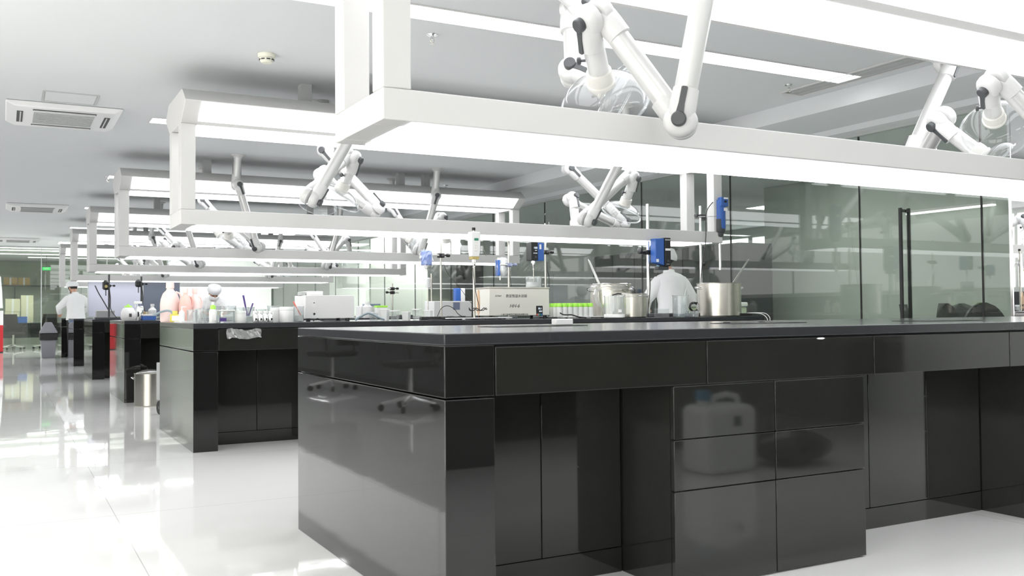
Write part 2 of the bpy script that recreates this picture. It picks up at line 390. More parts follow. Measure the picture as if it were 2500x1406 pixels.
# lamp hung in the back room
t = thing('linear_lamp', 'thin bright linear lamp on the wall of the room behind the black door handle', 'wall lamp', (10.20, 7.52, 2.16))
MB().box(-.03, .03, -.60, .60, .018, .05).build('housing', 'white', t, .004)
MB().box(-.03, .03, -.60, .60, 0, .017).build('diffuser', 'walllamp', t)
for y in (-.5, .5): MB().box(.0305, .0985, y - .012, y + .012, .02, .045).build('bracket', 'trim', t)
for x, y, lab in ((12.6, 12.8, 'added light panel deep in the ceiling behind the glass, above the charcoal cabinets'), (8.1, 19.5, 'added light panel in the far ceiling behind the glass wall'), (8.1, 24.5, 'farthest added light panel in the ceiling behind the glass wall'), (8.9, 4.6, 'added light panel in the near ceiling behind the glass wall'), (8.6, 8.9, 'added light panel above the grey desk behind the glass wall')):
    strip(x - .6, x + .6, y, lab, z=CZ - .02, w=.5 if y < 15 else .9, m='added_backlamp', name='added_panel_light', group='added back room lights')  # panels added to brighten the rooms behind the glass

# light canopies over the benches
def canopy(y, label):
    t = thing('light_canopy', label, 'light canopy', (FX0, y, 0), 0, 'light canopies over the benches'); L = FX1 - FX0; P = .107; z0, z1, zh = 1.64, 1.752, 2.40
    for (y0, y1) in ((0, P), (FW - P, FW)): MB().box(0, L, y0, y1, z0, z1).build('long_rail', 'white', t, .004)
    for x0 in (0, L - P): MB().box(x0, x0 + P, P + .0005, FW - P - .0005, z0 + .0005, z1 - .0005).build('end_rail', 'white', t, .003)
    MB().box(P + .001, L - P - .001, P + .001, FW - P - .001, z0 + .03, z0 + .05).build('tray', 'white', t)
    MB().box(.12, L - .12, .022, FW - .022, z0 - .005, z0 - .0005).build('under_diffuser', 'lamp', t)
    for x0 in (0, L - P):
        for y0 in (0, FW - P): MB().box(x0, x0 + P, y0, y0 + P, z1 + .001, zh - .001).build('post', 'white', t, .004)
    FL, TI, zf, ztop = .20, .05, 2.535, 2.645
    prof = [(0, zh), (-FL, zf), (-TI, ztop), (FW + TI, ztop), (FW + FL, zf), (FW, zh)]
    h = MB().prism(prof, (0, 0, 0), (0, 1, 0), (0, 0, 1), (1, 0, 0), L).build('hood', 'white', t, .004)
    MB().box(.125, L - .125, .042, FW - .042, zh - .005, zh - .0005).build('diffuser', 'lamp', h)
    for sgn, ya in ((-1, 0), (1, FW)):
        d = Vector((0, sgn * FL, zf - zh)); n = Vector((0, sgn * (zf - zh), -FL)).normalized()
        b = Vector((.12, ya, zh)) + d * .13 + n * .001
        MB().prism([(0, 0), (L - .24, 0), (L - .24, .82), (0, .82)], b, (1, 0, 0), d, n, .004).build('diffuser', 'lamp', h)
    for x in (1.02, 1.38, 3.55, 3.92): MB().box(x - .045, x + .045, FW / 2 - .05, FW / 2 + .05, ztop + .001, CZ - .001).build('hanger', 'acgrey', t)
    return t
cano = canopy(FY0, 'nearest white light canopy with a large rail crossing the upper right of the picture')
cl = ['second white light canopy, over the bench with the water bath and stirrers', 'third white light canopy, its pointed hood end showing behind the second one',
      'fourth white light canopy, over the bench with the silver flask', 'fifth white light canopy, over the bench with the blue grey panel', 'sixth and farthest white light canopy, above the grey bin and the white coated person']
for k, lab in enumerate(cl): dup(cano, (FX0, FY0 + SP * (k + 1), 0), label=lab)
dup(cano, (FX0, FY0 - SP, 0), label='white light canopy over the bench behind the camera position')

# air conditioning cassettes
def cassette(x, y, label):
    t = thing('ceiling_cassette', label, 'air conditioner', (x, y, CZ), 0, 'ceiling air conditioners'); h = .475
    MB().prism([(-h, -.002), (-h, -.02), (-.40, -.055), (.40, -.055), (h, -.02), (h, -.002)], (0, -h, 0), (1, 0, 0), (0, 0, 1), (0, 1, 0), 2 * h).build('panel', 'whiteware', t, .012)
    g = MB().box(-.25, .25, -.25, .25, -.062, -.056).build('grille', 'acgrey', t)
    for k in range(9): MB().box(-.245, .245, -.235 + k * .057, -.225 + k * .057, -.066, -.0622).build('slat', 'trim', g)
    for a in range(4):
        T = Matrix.Rotation(a * math.pi / 2, 4, 'Z')
        s = MB().box(-.26, .26, .335, .385, -.058, -.0555, T).build('outlet', 'black', t)
        MB().box(-.25, .25, .35, .36, -.064, -.0585, T).build('flap', 'plastic', s)
    return t
cassette(.48, 9.66, 'white ceiling air conditioner cassette nearest the camera, at left of the picture')
cassette(.50, 18.12, 'second white ceiling air conditioner cassette, farther down the left aisle')
cassette(.30, 26.0, 'farthest ceiling air conditioner cassette, just before the far glass wall')
t = thing('access_panel', 'small white framed ceiling access panel just before the nearest air conditioner', 'access panel', (.50, 8.92, CZ))
f = MB()
for a in ((-.22, .22, -.21, -.19), (-.22, .22, .19, .21), (-.22, -.2, -.19, .19), (.2, .22, -.19, .19)): f.box(*a, -.006, -.001)
f.build('frame', 'trim', t); MB().box(-.198, .198, -.188, .188, -.004, -.001).build('panel', 'ceil', t)
# smoke detector, sprinklers
t = thing('smoke_detector', 'round ivory smoke detector on the ceiling left of the nearest canopy post', 'smoke detector', (1.67, 6.78, CZ))
MB().lathe([(.062, -.001), (.062, -.022), (.058, -.03)], n=28).build('base', 'ivory', t)
MB().lathe([(.052, -.031), (.05, -.05), (.035, -.066), (0, -.068)], n=28).build('cap', 'ivory', t)
v = MB()
for k in range(8):
    a = k * math.pi / 4; v.box(-.013, .013, -.0025, .0025, -.05, -.041, Matrix.Translation((.0505 * math.cos(a), .0505 * math.sin(a), 0)) @ Matrix.Rotation(a + math.pi / 2, 4, 'Z'))
v.build('vents', 'grey', t)
def sprinkler(x, y, label):
    t = thing('fire_sprinkler', label, 'sprinkler', (x, y, CZ), 0, 'ceiling sprinklers')
    MB().lathe([(.04, -.001), (.036, -.006), (.012, -.010), (.012, -.028), (.009, -.03)], n=18).build('escutcheon', 'chrome', t)
    MB().path([(-.012, 0, -.029), (-.014, 0, -.045), (0, 0, -.062), (.014, 0, -.045), (.012, 0, -.029)], .0028, 6).build('yoke', 'steel', t)
    MB().lathe([(.02, -.066), (.02, -.0635), (.004, -.0625)], n=14).build('deflector', 'steel', t)
sprinkler(2.55, 5.80, 'ceiling sprinkler seen above the rail, right of the nearest canopy post')
sprinkler(5.79, 5.76, 'ceiling sprinkler near the slot diffuser at upper right')
for px, py, lab in ((1088, 452, 'small sprinkler beside the pole of the third canopy right arm'), (263, 432, 'small sprinkler on the ceiling above the third canopy, at left')):
    p = at(px, py, Z=CZ); sprinkler(p.x, p.y, lab)
p = at(790, 246, Z=CZ)
t = thing('ceiling_speaker', 'small round grey ceiling fitting left of the nearest canopy post', 'ceiling fitting', (p.x, p.y, CZ))
MB().lathe([(.05, -.001), (.05, -.012), (.045, -.02), (0, -.021)], n=24).build('cover', 'acgrey', t); MB().lathe([(.035, -.0215), (.02, -.026), (0, -.026)], n=20).build('grille', 'trim', t)
# door pull handle on the glass
t = thing('door_pull_handle', 'tall black square tube pull handle on both sides of the glass door', 'door handle', (GX, 5.765, 0))
for sx in (-1, 1):
    MB().box(sx * .055 - .0125, sx * .055 + .0125, -.0125, .0125, .35, 1.875).build('bar', 'black', t, .002)
for z in (1.85, .4):
    MB().box(-.042, -.0065, -.0125, .0125, z - .0125, z + .0125).build('standoff', 'black', t); MB().box(.0065, .042, -.0125, .0125, z - .0125, z + .0125).build('standoff', 'black', t)
# ---------------------------------------------------------------- benches
TK = .036
RC = .311            # recess of the cupboards behind the apron
def bench(y, label):
    """end panels, apron with drawers; origin at the front left foot"""
    t = thing('lab_bench', label, 'lab bench', (BX0, y, 0), 0, 'black lab benches'); L = BX1 - BX0; z1 = BH - TK; g = .0025
    for x0, x1 in ((0, .168), (L - .168, L)):
        MB().box(x0, x1, 0, BW, 0, .700).build('end_panel', 'end', t, .002)
        MB().box(x0, x1, 0, BW, .706, z1 - .001).build('end_apron', 'end', t, .002)
    xs = [.170, 1.008, 1.853, 2.71, 3.56, 4.41, L - .170]
    for s in (0, 1):
        yy = (0, .02) if s == 0 else (BW - .02, BW)
        for a, b in zip(xs, xs[1:]): MB().box(a + g, b - g, yy[0], yy[1], .706, z1 - .008).build('drawer', 'bench', t, .0015)
    MB().box(.172, L - .172, .022, BW - .022, .712, z1 - .002).build('core', 'gap', t)
    return t
def worktop(y, label):
    L = BX1 - BX0
    return tag(MB().box(0, L, 0, BW, BH - TK, BH).build('worktop', 'top', None, .003, (BX0, y, 0)), label, 'worktop', 'black worktops')
def drawer_cabinet(x0, y, label):
    W = .936; t = thing('drawer_cabinet', label, 'drawer cabinet', (x0, y, 0), 0, 'drawer cabinets'); g = .0022
    MB().box(.001, W - .001, .021, BW - .021, .0, .704).build('carcass', 'bench', t)
    zs = [.004, .341, .518, .7035]
    for s in (0, 1):
        yy = (0, .02) if s == 0 else (BW - .02, BW)
        for c in range(2):
            for a, b in zip(zs, zs[1:]): MB().box(c * W / 2 + g, (c + 1) * W / 2 - g, yy[0], yy[1], a + g, b - g).build('drawer', 'bench', t, .0015)
    return t
def cupboard(x0, n, w, y, label):
    W = n * w; t = thing('cupboard', label, 'cupboard', (x0, y + RC, 0), 0, 'recessed cupboards'); D = BW - 2 * RC; g = .0018
    MB().box(.001, W - .001, .019, D - .019, 0, .704).build('carcass', 'gap', t)
    for s in (0, 1):
        yy = (0, .018) if s == 0 else (D - .018, D)
        for c in range(n): MB().box(c * w + g, (c + 1) * w - g, yy[0], yy[1], .092, .7035).build('door', 'bench', t, .0015)
        MB().box(.001, W - .001, yy[0], yy[1], 0, .089).build('plinth', 'bench', t)
    return t
where = ['nearest bench', 'second bench from the camera', 'third bench from the camera', 'fourth bench from the camera', 'fifth bench from the camera', 'sixth bench from the camera', 'bench behind the camera']
b0 = bench(YB, 'large glossy black bench in the foreground with drawers in its apron')
w0 = worktop(YB, 'dark worktop of the foreground bench, nearly empty, with flush lids')
d0 = drawer_cabinet(2.021, YB, 'black six drawer cabinet under the foreground bench, left of the recessed doors')
d1 = drawer_cabinet(4.102, YB, 'black six drawer cabinet at the right edge, under the foreground bench')
c0 = cupboard(BX0 + .171, 2, .342, YB, 'black two door cupboard in the left knee hole of the foreground bench')
c1 = cupboard(2.960, 3, .3797, YB, 'black three door cupboard right of the drawers, under the foreground bench')
bl = ['glossy black bench carrying the water bath, pots and stirrers', 'black bench behind the stock pot on the floor', 'black bench fourth in the row, carrying two black motor stirrers', 'black bench carrying the blue grey panel', 'farthest black bench, beside the grey bin', 'black bench behind the camera position']
for k in (1, 2, 3, 4, 5, -1):
    y = YB + SP * k; wl = where[k] if k > 0 else where[6]; i = k - 1 if k > 0 else 5
    dup(b0, (BX0, y, 0), label=bl[i]); dup(w0, (BX0, y, 0), label='dark worktop of the ' + wl)
    dup(c0, (BX0 + .171, y + RC, 0), label='black two door cupboard in the left knee hole of the ' + wl)
    if k in (1, 2, -1): dup(d0, (2.021, y, 0), label='black drawer cabinet right of the knee hole under the ' + wl)
    if k == -1:
        dup(d1, (4.102, y, 0), label='black drawer cabinet at the right under the bench behind the camera'); dup(c1, (2.960, y + RC, 0), label='black three door cupboard under the bench behind the camera')
# flush lids in the near worktop
def flush_lid(x, y, w, d, label, clips=()):
    t = thing('socket_lid', label, 'socket lid', (x, y, BH), 0, 'flush lids in the worktop')
    f = MB()
    for a in ((-w / 2, w / 2, -d / 2, -d / 2 + .008), (-w / 2, w / 2, d / 2 - .008, d / 2), (-w / 2, -w / 2 + .008, -d / 2 + .008, d / 2 - .008), (w / 2 - .008, w / 2, -d / 2 + .008, d / 2 - .008)): f.box(*a, .0005, .003)
    f.build('frame', 'black', t); MB().box(-w / 2 + .0085, w / 2 - .0085, -d / 2 + .0085, d / 2 - .0085, .0005, .002).build('plate', 'top', t)
    for cx in clips: MB().box(cx - .018, cx + .018, d / 2 + .002, d / 2 + .014, .0005, .007).build('clip', 'black', t, .0015)
flush_lid(2.02, 3.53, .46, .16, 'flush lid beside the white eraser block on the near worktop')
flush_lid(3.13, 3.33, .42, .2, 'flush lid with two black clips in the middle of the near worktop', (-.1, .12))
flush_lid(4.1, 3.1, .42, .2, 'flush lid at the right end of the near worktop, below the door handle')
tag(MB().box(-.045, .045, -.02, .02, 0, .027).build('eraser_block', 'plastic', None, .004, (2.18, 3.55, BH + .0035)), 'small white block lying on the near worktop before the water bath', 'block')
p = at(2003, 826, Y=YB)
tag(MB().prism([(-.022, 0), (-.012, .003), (.012, .0035), (.022, 0), (.01, -.0035), (-.012, -.003)], (p.x, YB - .0005, p.z), (1, 0, 0), (0, 0, 1), (0, -1, 0), .002).build('paper_slip', 'paper'), 'white paper slip wedged in the gap above the near bench drawers', 'paper slip')
# ---------------------------------------------------------------- extraction arms
TR = .045
def arm(label, base, pts, dome=True, group='extraction arms', odd=1, hood_r=.175):
    """base on the ceiling, pts = joints from the top down, last point = where the neck meets the hood"""
    base = Vector(base); t = thing('extraction_arm', label, 'extraction arm', base, 0, group)
    P = [Vector(p) - base for p in pts]; B = Vector((0, 0, 0)); cam_l = CPOS - base
    MB().lathe([(.075, -.001), (.075, -.012), (.06, -.022), (TR + .006, -.024), (TR + .006, -.04)], n=28).build('mount', 'plastic', t)
    chain = [Vector((0, 0, -.03))] + P
    N = len(chain); nrm = [None] * N
    for i in range(1, N - 1):
        a = (chain[i - 1] - chain[i]).normalized(); b = (chain[i + 1] - chain[i]).normalized(); n = a.cross(b)
        if n.length < .05: n = a.cross(Vector((0, 1, .1)))
        n.normalize()
        if n.dot(cam_l - chain[i]) < 0: n = -n
        nrm[i] = n
    off = .034
    def side(i, outgoing):          # the pole and the neck lie in the near half of a joint, the forearm in the far half
        front_out = (i % 2 == odd) != (i == N - 2)
        if i == N - 2: front_out = True
        elif i == N - 3: front_out = False
        else: front_out = True
        return off if bool(outgoing) == front_out else -off
    names = ['drop_pole', 'upper_tube', 'forearm_tube', 'neck_tube']
    for i in range(N - 1):
        s = chain[i] + (nrm[i] * side(i, 1) if nrm[i] is not None else Vector()); e = chain[i + 1] + (nrm[i + 1] * side(i + 1, 0) if nrm[i + 1] is not None else Vector())
        d = (e - s).normalized(); s2 = s + d * (.10 if i > 0 else 0); e2 = e - d * (.10 if i < N - 2 else 0)
        if (e2 - s2).dot(d) < .02: s2 = s + d * .02; e2 = e - d * .0
        MB().cyl(s2, e2, TR, n=28).build(names[min(i, 3)] if i < N - 2 else 'neck_tube', 'alu', t)
    for i in range(1, N - 1):
        n = nrm[i]; J = chain[i]
        kb = None
        for sgn, q in ((1 if side(i, 0) > 0 else -1, chain[i - 1]), (1 if side(i, 1) > 0 else -1, chain[i + 1])):
            d = (q + (n * -off * 0) - J).normalized(); d = (d - n * d.dot(n)).normalized()
            c = J + n * off * sgn; m_ = MB(); Rr = .066
            m_.lathe([(0, -.030), (Rr * .72, -.030), (Rr * .97, -.022), (Rr, -.006), (Rr * .97, .014), (Rr * .8, .030), (Rr * .45, .038), (0, .040)], c, n * sgn, 28)
            m_.lathe([(.04, -.01), (.054, .02), (.053, .07), (.050, .125), (TR + .001, .127)], c, d, 26)
            o = m_.build('knuckle', 'plastic', t)
            if sgn == 1:
                hc = c + n * .039; u = d; v = n.cross(d)
                hb = MB(); hb.lathe([(.028, -.004), (.030, .004), (.029, .022), (.025, .026), (0, .026)], hc, n, 22)
                hb.prism([(-.005, -.020), (.03, -.015), (.06, -.012), (.122, -.012), (.126, -.008), (.126, .008), (.122, .012), (.06, .012), (.03, .015), (-.005, .020)], hc - n * .004, u, v, n, .0215)
                hb.build('handle', 'grey', o)
    D = chain[-1]; d = (D - chain[-2] - nrm[N - 2] * off).normalized()
    col = MB().lathe([(TR + .002, -.03), (.054, -.026), (.057, .0), (.056, .026), (.062, .03), (.060, .045), (.03, .047)], D, d, 28).build('collar', 'ring', t)
    x, y, a = frame(d)
    kn = MB(); q = D - d * .085 + x * (TR + .001); kn.cyl(q, q + x * .02, .006, n=10); kn.lathe([(.014, .02), (.017, .024), (.017, .033), (.012, .036)], q, x, 12); kn.build('thumb_screw', 'grey', t)
    if dome:
        R0 = hood_r; H = R0 * .52; pr = []
        for k in range(9):
            u = k / 8 * math.pi / 2; pr.append((.045 + (R0 - .045) * math.sin(u), .04 + H * (1 - math.cos(u))))
        pr += [(R0 + .012, .04 + H + .002), (R0 + .012, .04 + H + .008), (R0, .04 + H + .008)]
        h = MB().lathe(pr, D, d, 48, close=False).build('hood', 'clear', t)
        rim = D + d * (.04 + H + .005); x, y, a = frame(d)
        MB().path([rim + (x * math.cos(k * math.pi / 24) + y * math.sin(k * math.pi / 24)) * (R0 + .010) for k in range(48)], .0045, 8, True).build('rim', 'clear', h)
    return t
def P3(px, py, Y): return at(px, py, Y=Y)
FA, FB = -.29, FW + .29        # arms hang in front of and behind each canopy
XL, XR = 2.43, 5.0
# nearest canopy
arm('white extraction arm in the foreground, its elbow hanging before the nearest canopy rail', (XL, FY0 + FA, CZ), [(XL, FY0 + FA, 2.44), P3(1662, 298, 2.90), P3(1452, 42, 3.12), P3(1464, 186, 3.27)], hood_r=.18)
arm('white extraction arm behind the nearest canopy, hood stowed beside the foreground arm', (XL - .2, FY0 + FB, CZ), [(XL - .2, FY0 + FB, 2.62), P3(1405, 18, 3.88), P3(1398, 178, 3.80), P3(1462, 205, 3.70)], hood_r=.17)
arm('white extraction arm at the right edge with its clear hood inside the nearest canopy', (XR, FY0 + FA, CZ), [(XR, FY0 + FA, 2.45), P3(2640, 400, 2.90), P3(2424, 200, 3.14), P3(2426, 282, 3.27)], hood_r=.18)
arm('white extraction arm hanging behind the nearest canopy, left of the right edge arm', (XR + .15, FY0 + FB, CZ), [P3(2312, 152, 3.93) , P3(2236, 385, 3.93), P3(2298, 292, 3.60), P3(2385, 372, 3.45)], hood_r=.15)
# second canopy
F2 = FY0 + SP
arm('white extraction arm at the left front of the second canopy, with tilted clear hood', (XL, F2 + FA, CZ), [(XL, F2 + FA, 2.45), P3(758, 482, F2 - .28), P3(858, 384, F2 + .05), P3(838, 452, F2 + .14)], hood_r=.19)
arm('white extraction arm behind the left part of the second canopy, elbow resting on its rail', (XL, F2 + FB, CZ), [P3(795, 366, F2 + FB), P3(918, 512, F2 + .6), P3(788, 425, F2 + .45), P3(782, 470, F2 + .36)], hood_r=.15)
arm('white extraction arm at the right front of the second canopy, elbow over the rail', (XR, F2 + FA, CZ), [(XR, F2 + FA, 2.45), P3(1431, 535, F2 - .26), P3(1540, 432, F2 + .0), P3(1528, 490, F2 + .10)], hood_r=.185)
arm('white extraction arm behind the right part of the second canopy, bent like a hook', (XR, F2 + FB, CZ), [P3(1388, 412, F2 + FB), P3(1520, 548, F2 + .75), P3(1393, 486, F2 + .6), P3(1405, 545, F2 + .5)])
# third canopy; the canopies behind it repeat these four
F3 = FY0 + 2 * SP
a3 = [arm('white extraction arm at the left front of the third canopy, elbow on the rail', (XL, F3 + FA, CZ), [(2.42, F3 + FA, 2.49), P3(632, 603, F3 - .24), P3(556, 540, F3 + .0), P3(558, 572, F3 + .1)]),
      arm('white extraction arm at the left back of the third canopy', (XL - .2, F3 + FB, CZ), [(XL - .2, F3 + FB, 2.42), (2.75, F3 + .7, 1.80), (2.2, F3 + .5, 2.15), (2.35, F3 + .42, 1.98)]),
      arm('white extraction arm at the right front of the third canopy, elbow by the blue motor', (XR, F3 + FA, CZ), [(4.98, F3 + FA, 2.49), P3(1022, 612, F3 - .26), P3(1076, 530, F3 - .02), P3(1090, 582, F3 + .1)]),
      arm('white extraction arm at the right back of the third canopy', (XR - .2, F3 + FB, CZ), [(XR - .2, F3 + FB, 2.44), (5.2, F3 + .75, 1.80), (4.7, F3 + .6, 2.15), (4.9, F3 + .45, 1.98)])]
for k in (1, 2, 3):
    for o, s in zip(a3, ('left front', 'left back', 'right front', 'right back')):
        if k == 3 and 'right' in s: continue
        dup(o, o.location + Vector((.08 * k, SP * k, 0)), label='white extraction arm at the %s of the %s canopy from the camera' % (s, ordn[k + 2]))
# ---------------------------------------------------------------- things on the benches
Y2 = YB + SP            # front edge of the second bench
def lathe_thing(name, label, cat, loc, prof, m, group=None, n=32, bevel=0):
    return tag(MB().lathe(prof, n=n).build(name, m, None, bevel, loc), label, cat, group)

# --- three pink jugs at the far left corner of the second bench
def jug(loc, r, h, label, m):
    t = thing('plastic_jug', label, 'jug', loc, 0, 'pink jugs')
    MB().lathe([(r * .9, 0), (r, .012), (r, h * .45), (r * .93, h * .58), (r * .72, h * .72), (r * .40, h * .80), (r * .34, h * .84), (r * .34, h * .87), (0, h * .87)], n=30).build('body', m, t)
    MB().lathe([(r * .42, h * .852), (r * .42, h * .90), (r * .40, h), (0, h)], n=24).build('cap', 'palepink', t)
    MB().path([(r * .55, 0, h * .76), (r * .98, 0, h * .72), (r * 1.16, 0, h * .60), (r * 1.06, 0, h * .46), (r * .93, 0, h * .42)], .009, 8).build('handle', m, t)
jug((1.232, 8.31, BH), .080, .335, 'largest and leftmost of the three pink jugs at the bench corner', 'palepink')
jug((1.338, 8.20, BH), .052, .285, 'middle one of the three pink jugs at the bench corner', 'pink')
jug((1.425, 8.27, BH), .052, .285, 'right hand one of the three pink jugs at the bench corner', 'palepink')
t = thing('tray', 'white tray with small bottles at the left end of the second bench', 'tray', (1.30, 7.62, BH))
MB().box(-.12, .12, -.22, .22, .0005, .004).build('base', 'paper', t)
e = MB()
for a in ((-.12, .12, -.22, -.216), (-.12, .12, .216, .22), (-.12, -.116, -.216, .216), (.116, .12, -.216, .216)): e.box(*a, .0042, .012)
e.build('rim', 'paper', t)
t = thing('perfume_bottle', 'square bottle with yellow frame and cap beside the pink jugs', 'bottle', (bx(427, 7.78), 7.78, BH + .0045))
MB().box(-.036, .036, -.02, .02, 0, .062).build('body', 'yellow', t, .004); MB().box(-.026, .026, -.0225, -.0203, .010, .050).build('label_panel', 'paper', t)
MB().cyl((0, 0, .0623), (0, 0, .088), .020, n=20).build('cap', 'yellow', t, .002)
t = thing('pump_bottle', 'slim white pump bottle behind the yellow framed bottle', 'bottle', (bx(421, 7.60) - .01, 7.60 - .1, BH + .0045)); t.location = (1.205, 7.55, BH + .0045)
MB().lathe([(.020, 0), (.022, .004), (.022, .075), (.010, .088), (.010, .093)], n=24).build('body', 'milk', t); p_ = MB(); p_.cyl((0, 0, .0932), (0, 0, .115), .0045, n=10); p_.cyl((-.004, 0, .117), (.03, 0, .117), .005, n=10); p_.build('pump', 'whiteware', t)
t = thing('white_bottle', 'white rounded bottle standing right of the yellow framed bottle', 'bottle', (1.325, 7.62, BH + .0045))
MB().lathe([(.024, 0), (.027, .004), (.027, .068), (.014, .082)], n=24).build('body', 'whiteware', t); MB().lathe([(.013, .0822), (.013, .1), (0, .1)], n=20).build('cap', 'whiteware', t)

def beaker(name, loc, r, h, label, fill=0, fm='milk', group='glass beakers', spout=True):
    t = thing(name, label, 'beaker', loc, 0, group); th = .0022
    MB().lathe([(0, .0005), (r * .92, .0005), (r, .008), (r, h - .006), (r + .005, h), (r + .003, h + .001), (r - th, h - .006), (r - th, .009), (r * .9, .0035), (0, .0035)], n=32, close=False).build('wall', 'glass', t)
    if fill: MB().lathe([(0, .004), (r - th - .0015, .006), (r - th - .0015, fill), (0, fill)], n=28).build('contents', fm, t)
    return t
beaker('beaker', (1.405, 7.30, BH), .042, .125, 'tall clear beaker with pale blue paper right of the small bottles', .06, 'cyan')
b = beaker('beaker', (bx(496, 7.02), 7.06, BH), .045, .105, 'clear beaker of cotton swabs near the left end of the second bench')
for k in range(7):
    a = k * 2.39; MB().cyl((.02 * math.cos(a), .02 * math.sin(a), .006), (.034 * math.cos(a + .6), .034 * math.sin(a + .6), .135 + .01 * math.sin(k * 3)), .0013, n=6).build('swab', 'paper', b)
t = thing('capped_bottle', 'white bottle with lime green cap at the front edge of the second bench', 'bottle', (bx(520, 6.92), 6.92, BH))
MB().lathe([(.026, 0), (.028, .004), (.027, .085), (.019, .100)], n=28).build('body', 'milk', t); c_ = MB().lathe([(.0195, .1003), (.0195, .120), (.012, .130)], n=24).build('cap', 'green', t); MB().lathe([(.0115, .1303), (.011, .152), (0, .153)], n=20).build('nozzle', 'whiteware', c_)
MB().box(-.012, .016, -.0295, -.0285, .02, .065).build('label_panel', 'paper', t)
t = thing('storage_box', 'translucent box with purple label right of the green capped bottle', 'storage box', (bx(552, 6.96), 6.96, BH))
MB().box(-.055, .055, -.035, .035, .0, .085).build('body', 'glass', t, .005); MB().box(-.058, .058, -.038, .038, .0855, .095).build('lid', 'milk', t, .003); MB().box(-.052, -.005, -.037, -.0355, .012, .036).build('label_panel', 'purple', t)
def jar(loc, r, h, label, m='whiteware'):
    t = thing('white_jar', label, 'jar', loc, 0, 'white jars on the second bench')
    MB().lathe([(r * .93, 0), (r, .008), (r, h * .74), (r * .95, h * .78)], n=30).build('body', m, t); MB().lathe([(r * 1.02, h * .785), (r * 1.02, h * .93), (r * .94, h), (0, h)], n=30).build('lid', 'milk', t)
jar((bx(585, 6.98), 6.98, BH), .045, .088, 'round white jar left of the beaker of purple spatulas', 'milk')
b = beaker('beaker', (bx(607, 7.18), 7.18, BH), .042, .115, 'clear beaker holding purple spatulas behind the steel cylinders', .045)
MB().cyl((.0, .0, .05), (.032, 0, .145), .006, n=10).build('spatula_handle', 'purple', b); MB().cyl((-.01, 0, .05), (-.040, 0, .205), .0055, .0075, n=10).build('spatula_handle', 'purple', b)
for k, px in enumerate((623, 635.5, 648.5, 661)):
    t = thing('weight_cylinder', 'polished steel cylinder, %s from the left in the row of four' % ('first', 'second', 'third', 'fourth')[k], 'cylinder', (bx(px, 6.90), 6.90, BH), 0, 'steel cylinders in a row')
    MB().lathe([(.0165, 0), (.0175, .002), (.0175, .070), (.0165, .0715)], n=24).build('body', 'chrome', t); MB().lathe([(.0168, .0717), (.0168, .083), (.015, .085), (0, .085)], n=24).build('lid', 'milk', t)
jar((bx(672, 7.02), 7.02, BH), .036, .11, 'narrow white jar behind the row of steel cylinders')
jar((bx(699, 6.98), 6.98, BH), .052, .115, 'wide white jar right of the steel cylinders')
b = beaker('beaker', (bx(728, 7.04), 7.04, BH), .042, .118, 'clear beaker with a salmon red spatula beside the plain white box', .05)
MB().cyl((.02, 0, .05), (-.038, 0, .155), .0035, .0055, n=10).build('spatula_handle', 'orange', b)
# low row of clear tubs behind the jars
for k, px in enumerate((470, 563, 590, 640, 668, 694)):
    r_ = .042 + .006 * (k % 3)
    beaker('beaker', (bx(px, 7.55) + .0, 7.55 + .03 * (k % 2), BH), r_, .10 + .014 * ((k * 2) % 3), 'clear beaker in the back row of glassware behind the jars, %s from the left' % ordn[k], 0, group='back row of beakers')

# --- plain white water bath
Yb1 = 7.18; x0, x1 = bx(745, Yb1), bx(865, Yb1); zt_ = zt(800, 721, Yb1)
t = thing('white_lab_box', 'plain white box shaped instrument on black feet at the middle of the second bench', 'instrument', (x0, Yb1, BH)); W = x1 - x0; H = zt_ - BH
MB().box(0, W, 0, .30, .024, H).build('housing', 'whiteware', t, .004)
for x in (.03, W - .05):
    for y in (.02, .26): MB().cyl((x, y, .0), (x, y, .0238), .017, n=14).build('foot', 'black', t)
MB().cyl((.072, -.0005, .06), (.072, -.006, .06), .008, n=14).build('knob', 'black', t); MB().box(.055, .085, -.0022, -.0005, .115, .165).build('label_panel', 'paper', t); MB().box(.066, .076, -.0026, -.0023, .142, .150).build('window', 'grey', t)
MB().box(.035, .16, .05, .25, H + .0005, H + .034).build('lid_block', 'whiteware', t, .006); MB().box(-.005, .028, .08, .2, H + .0005, H + .03).build('clip_block', 'trim', t, .003)
def cord(label, pts, r=.004, m='black', name='cable'):
    # smooth the polyline
    P = [Vector(p) for p in pts]
    for _ in range(2):
        Q = [P[0]]
        for a, b in zip(P, P[1:]): Q += [a * .75 + b * .25, a * .25 + b * .75]
        P = Q + [P[-1]]
    return tag(MB().path(P, r, 7).build(name, m), label, 'cable')
z5 = BH + .005
cord('black cable lying under the plain white box', [(x0 + .04, 7.1, z5), (x0 + .07, 7.08, BH + .03), (x0 + .1, 7.1, z5), (x0 + .2, 7.12, z5), (x0 + .32, 7.09, z5)], .004)
cord('grey blue hose arching right of the plain white box', [(x1 - .02, 7.1, BH + .009), (x1 + .06, 7.08, BH + .06), (x1 + .10, 7.08, BH + .062), (x1 + .17, 7.06, BH + .022), (x1 + .21, 7.06, BH + .010)], .0085, 'hose', 'hose')
cord('grey blue hose curling off the bench corner beside the largest pink jug', [(1.19, 7.86, BH + .012), (1.20, 7.95, BH + .09), (1.16, 8.12, BH + .10), (1.10, 8.3, BH + .06)], .009, 'hose', 'hose')

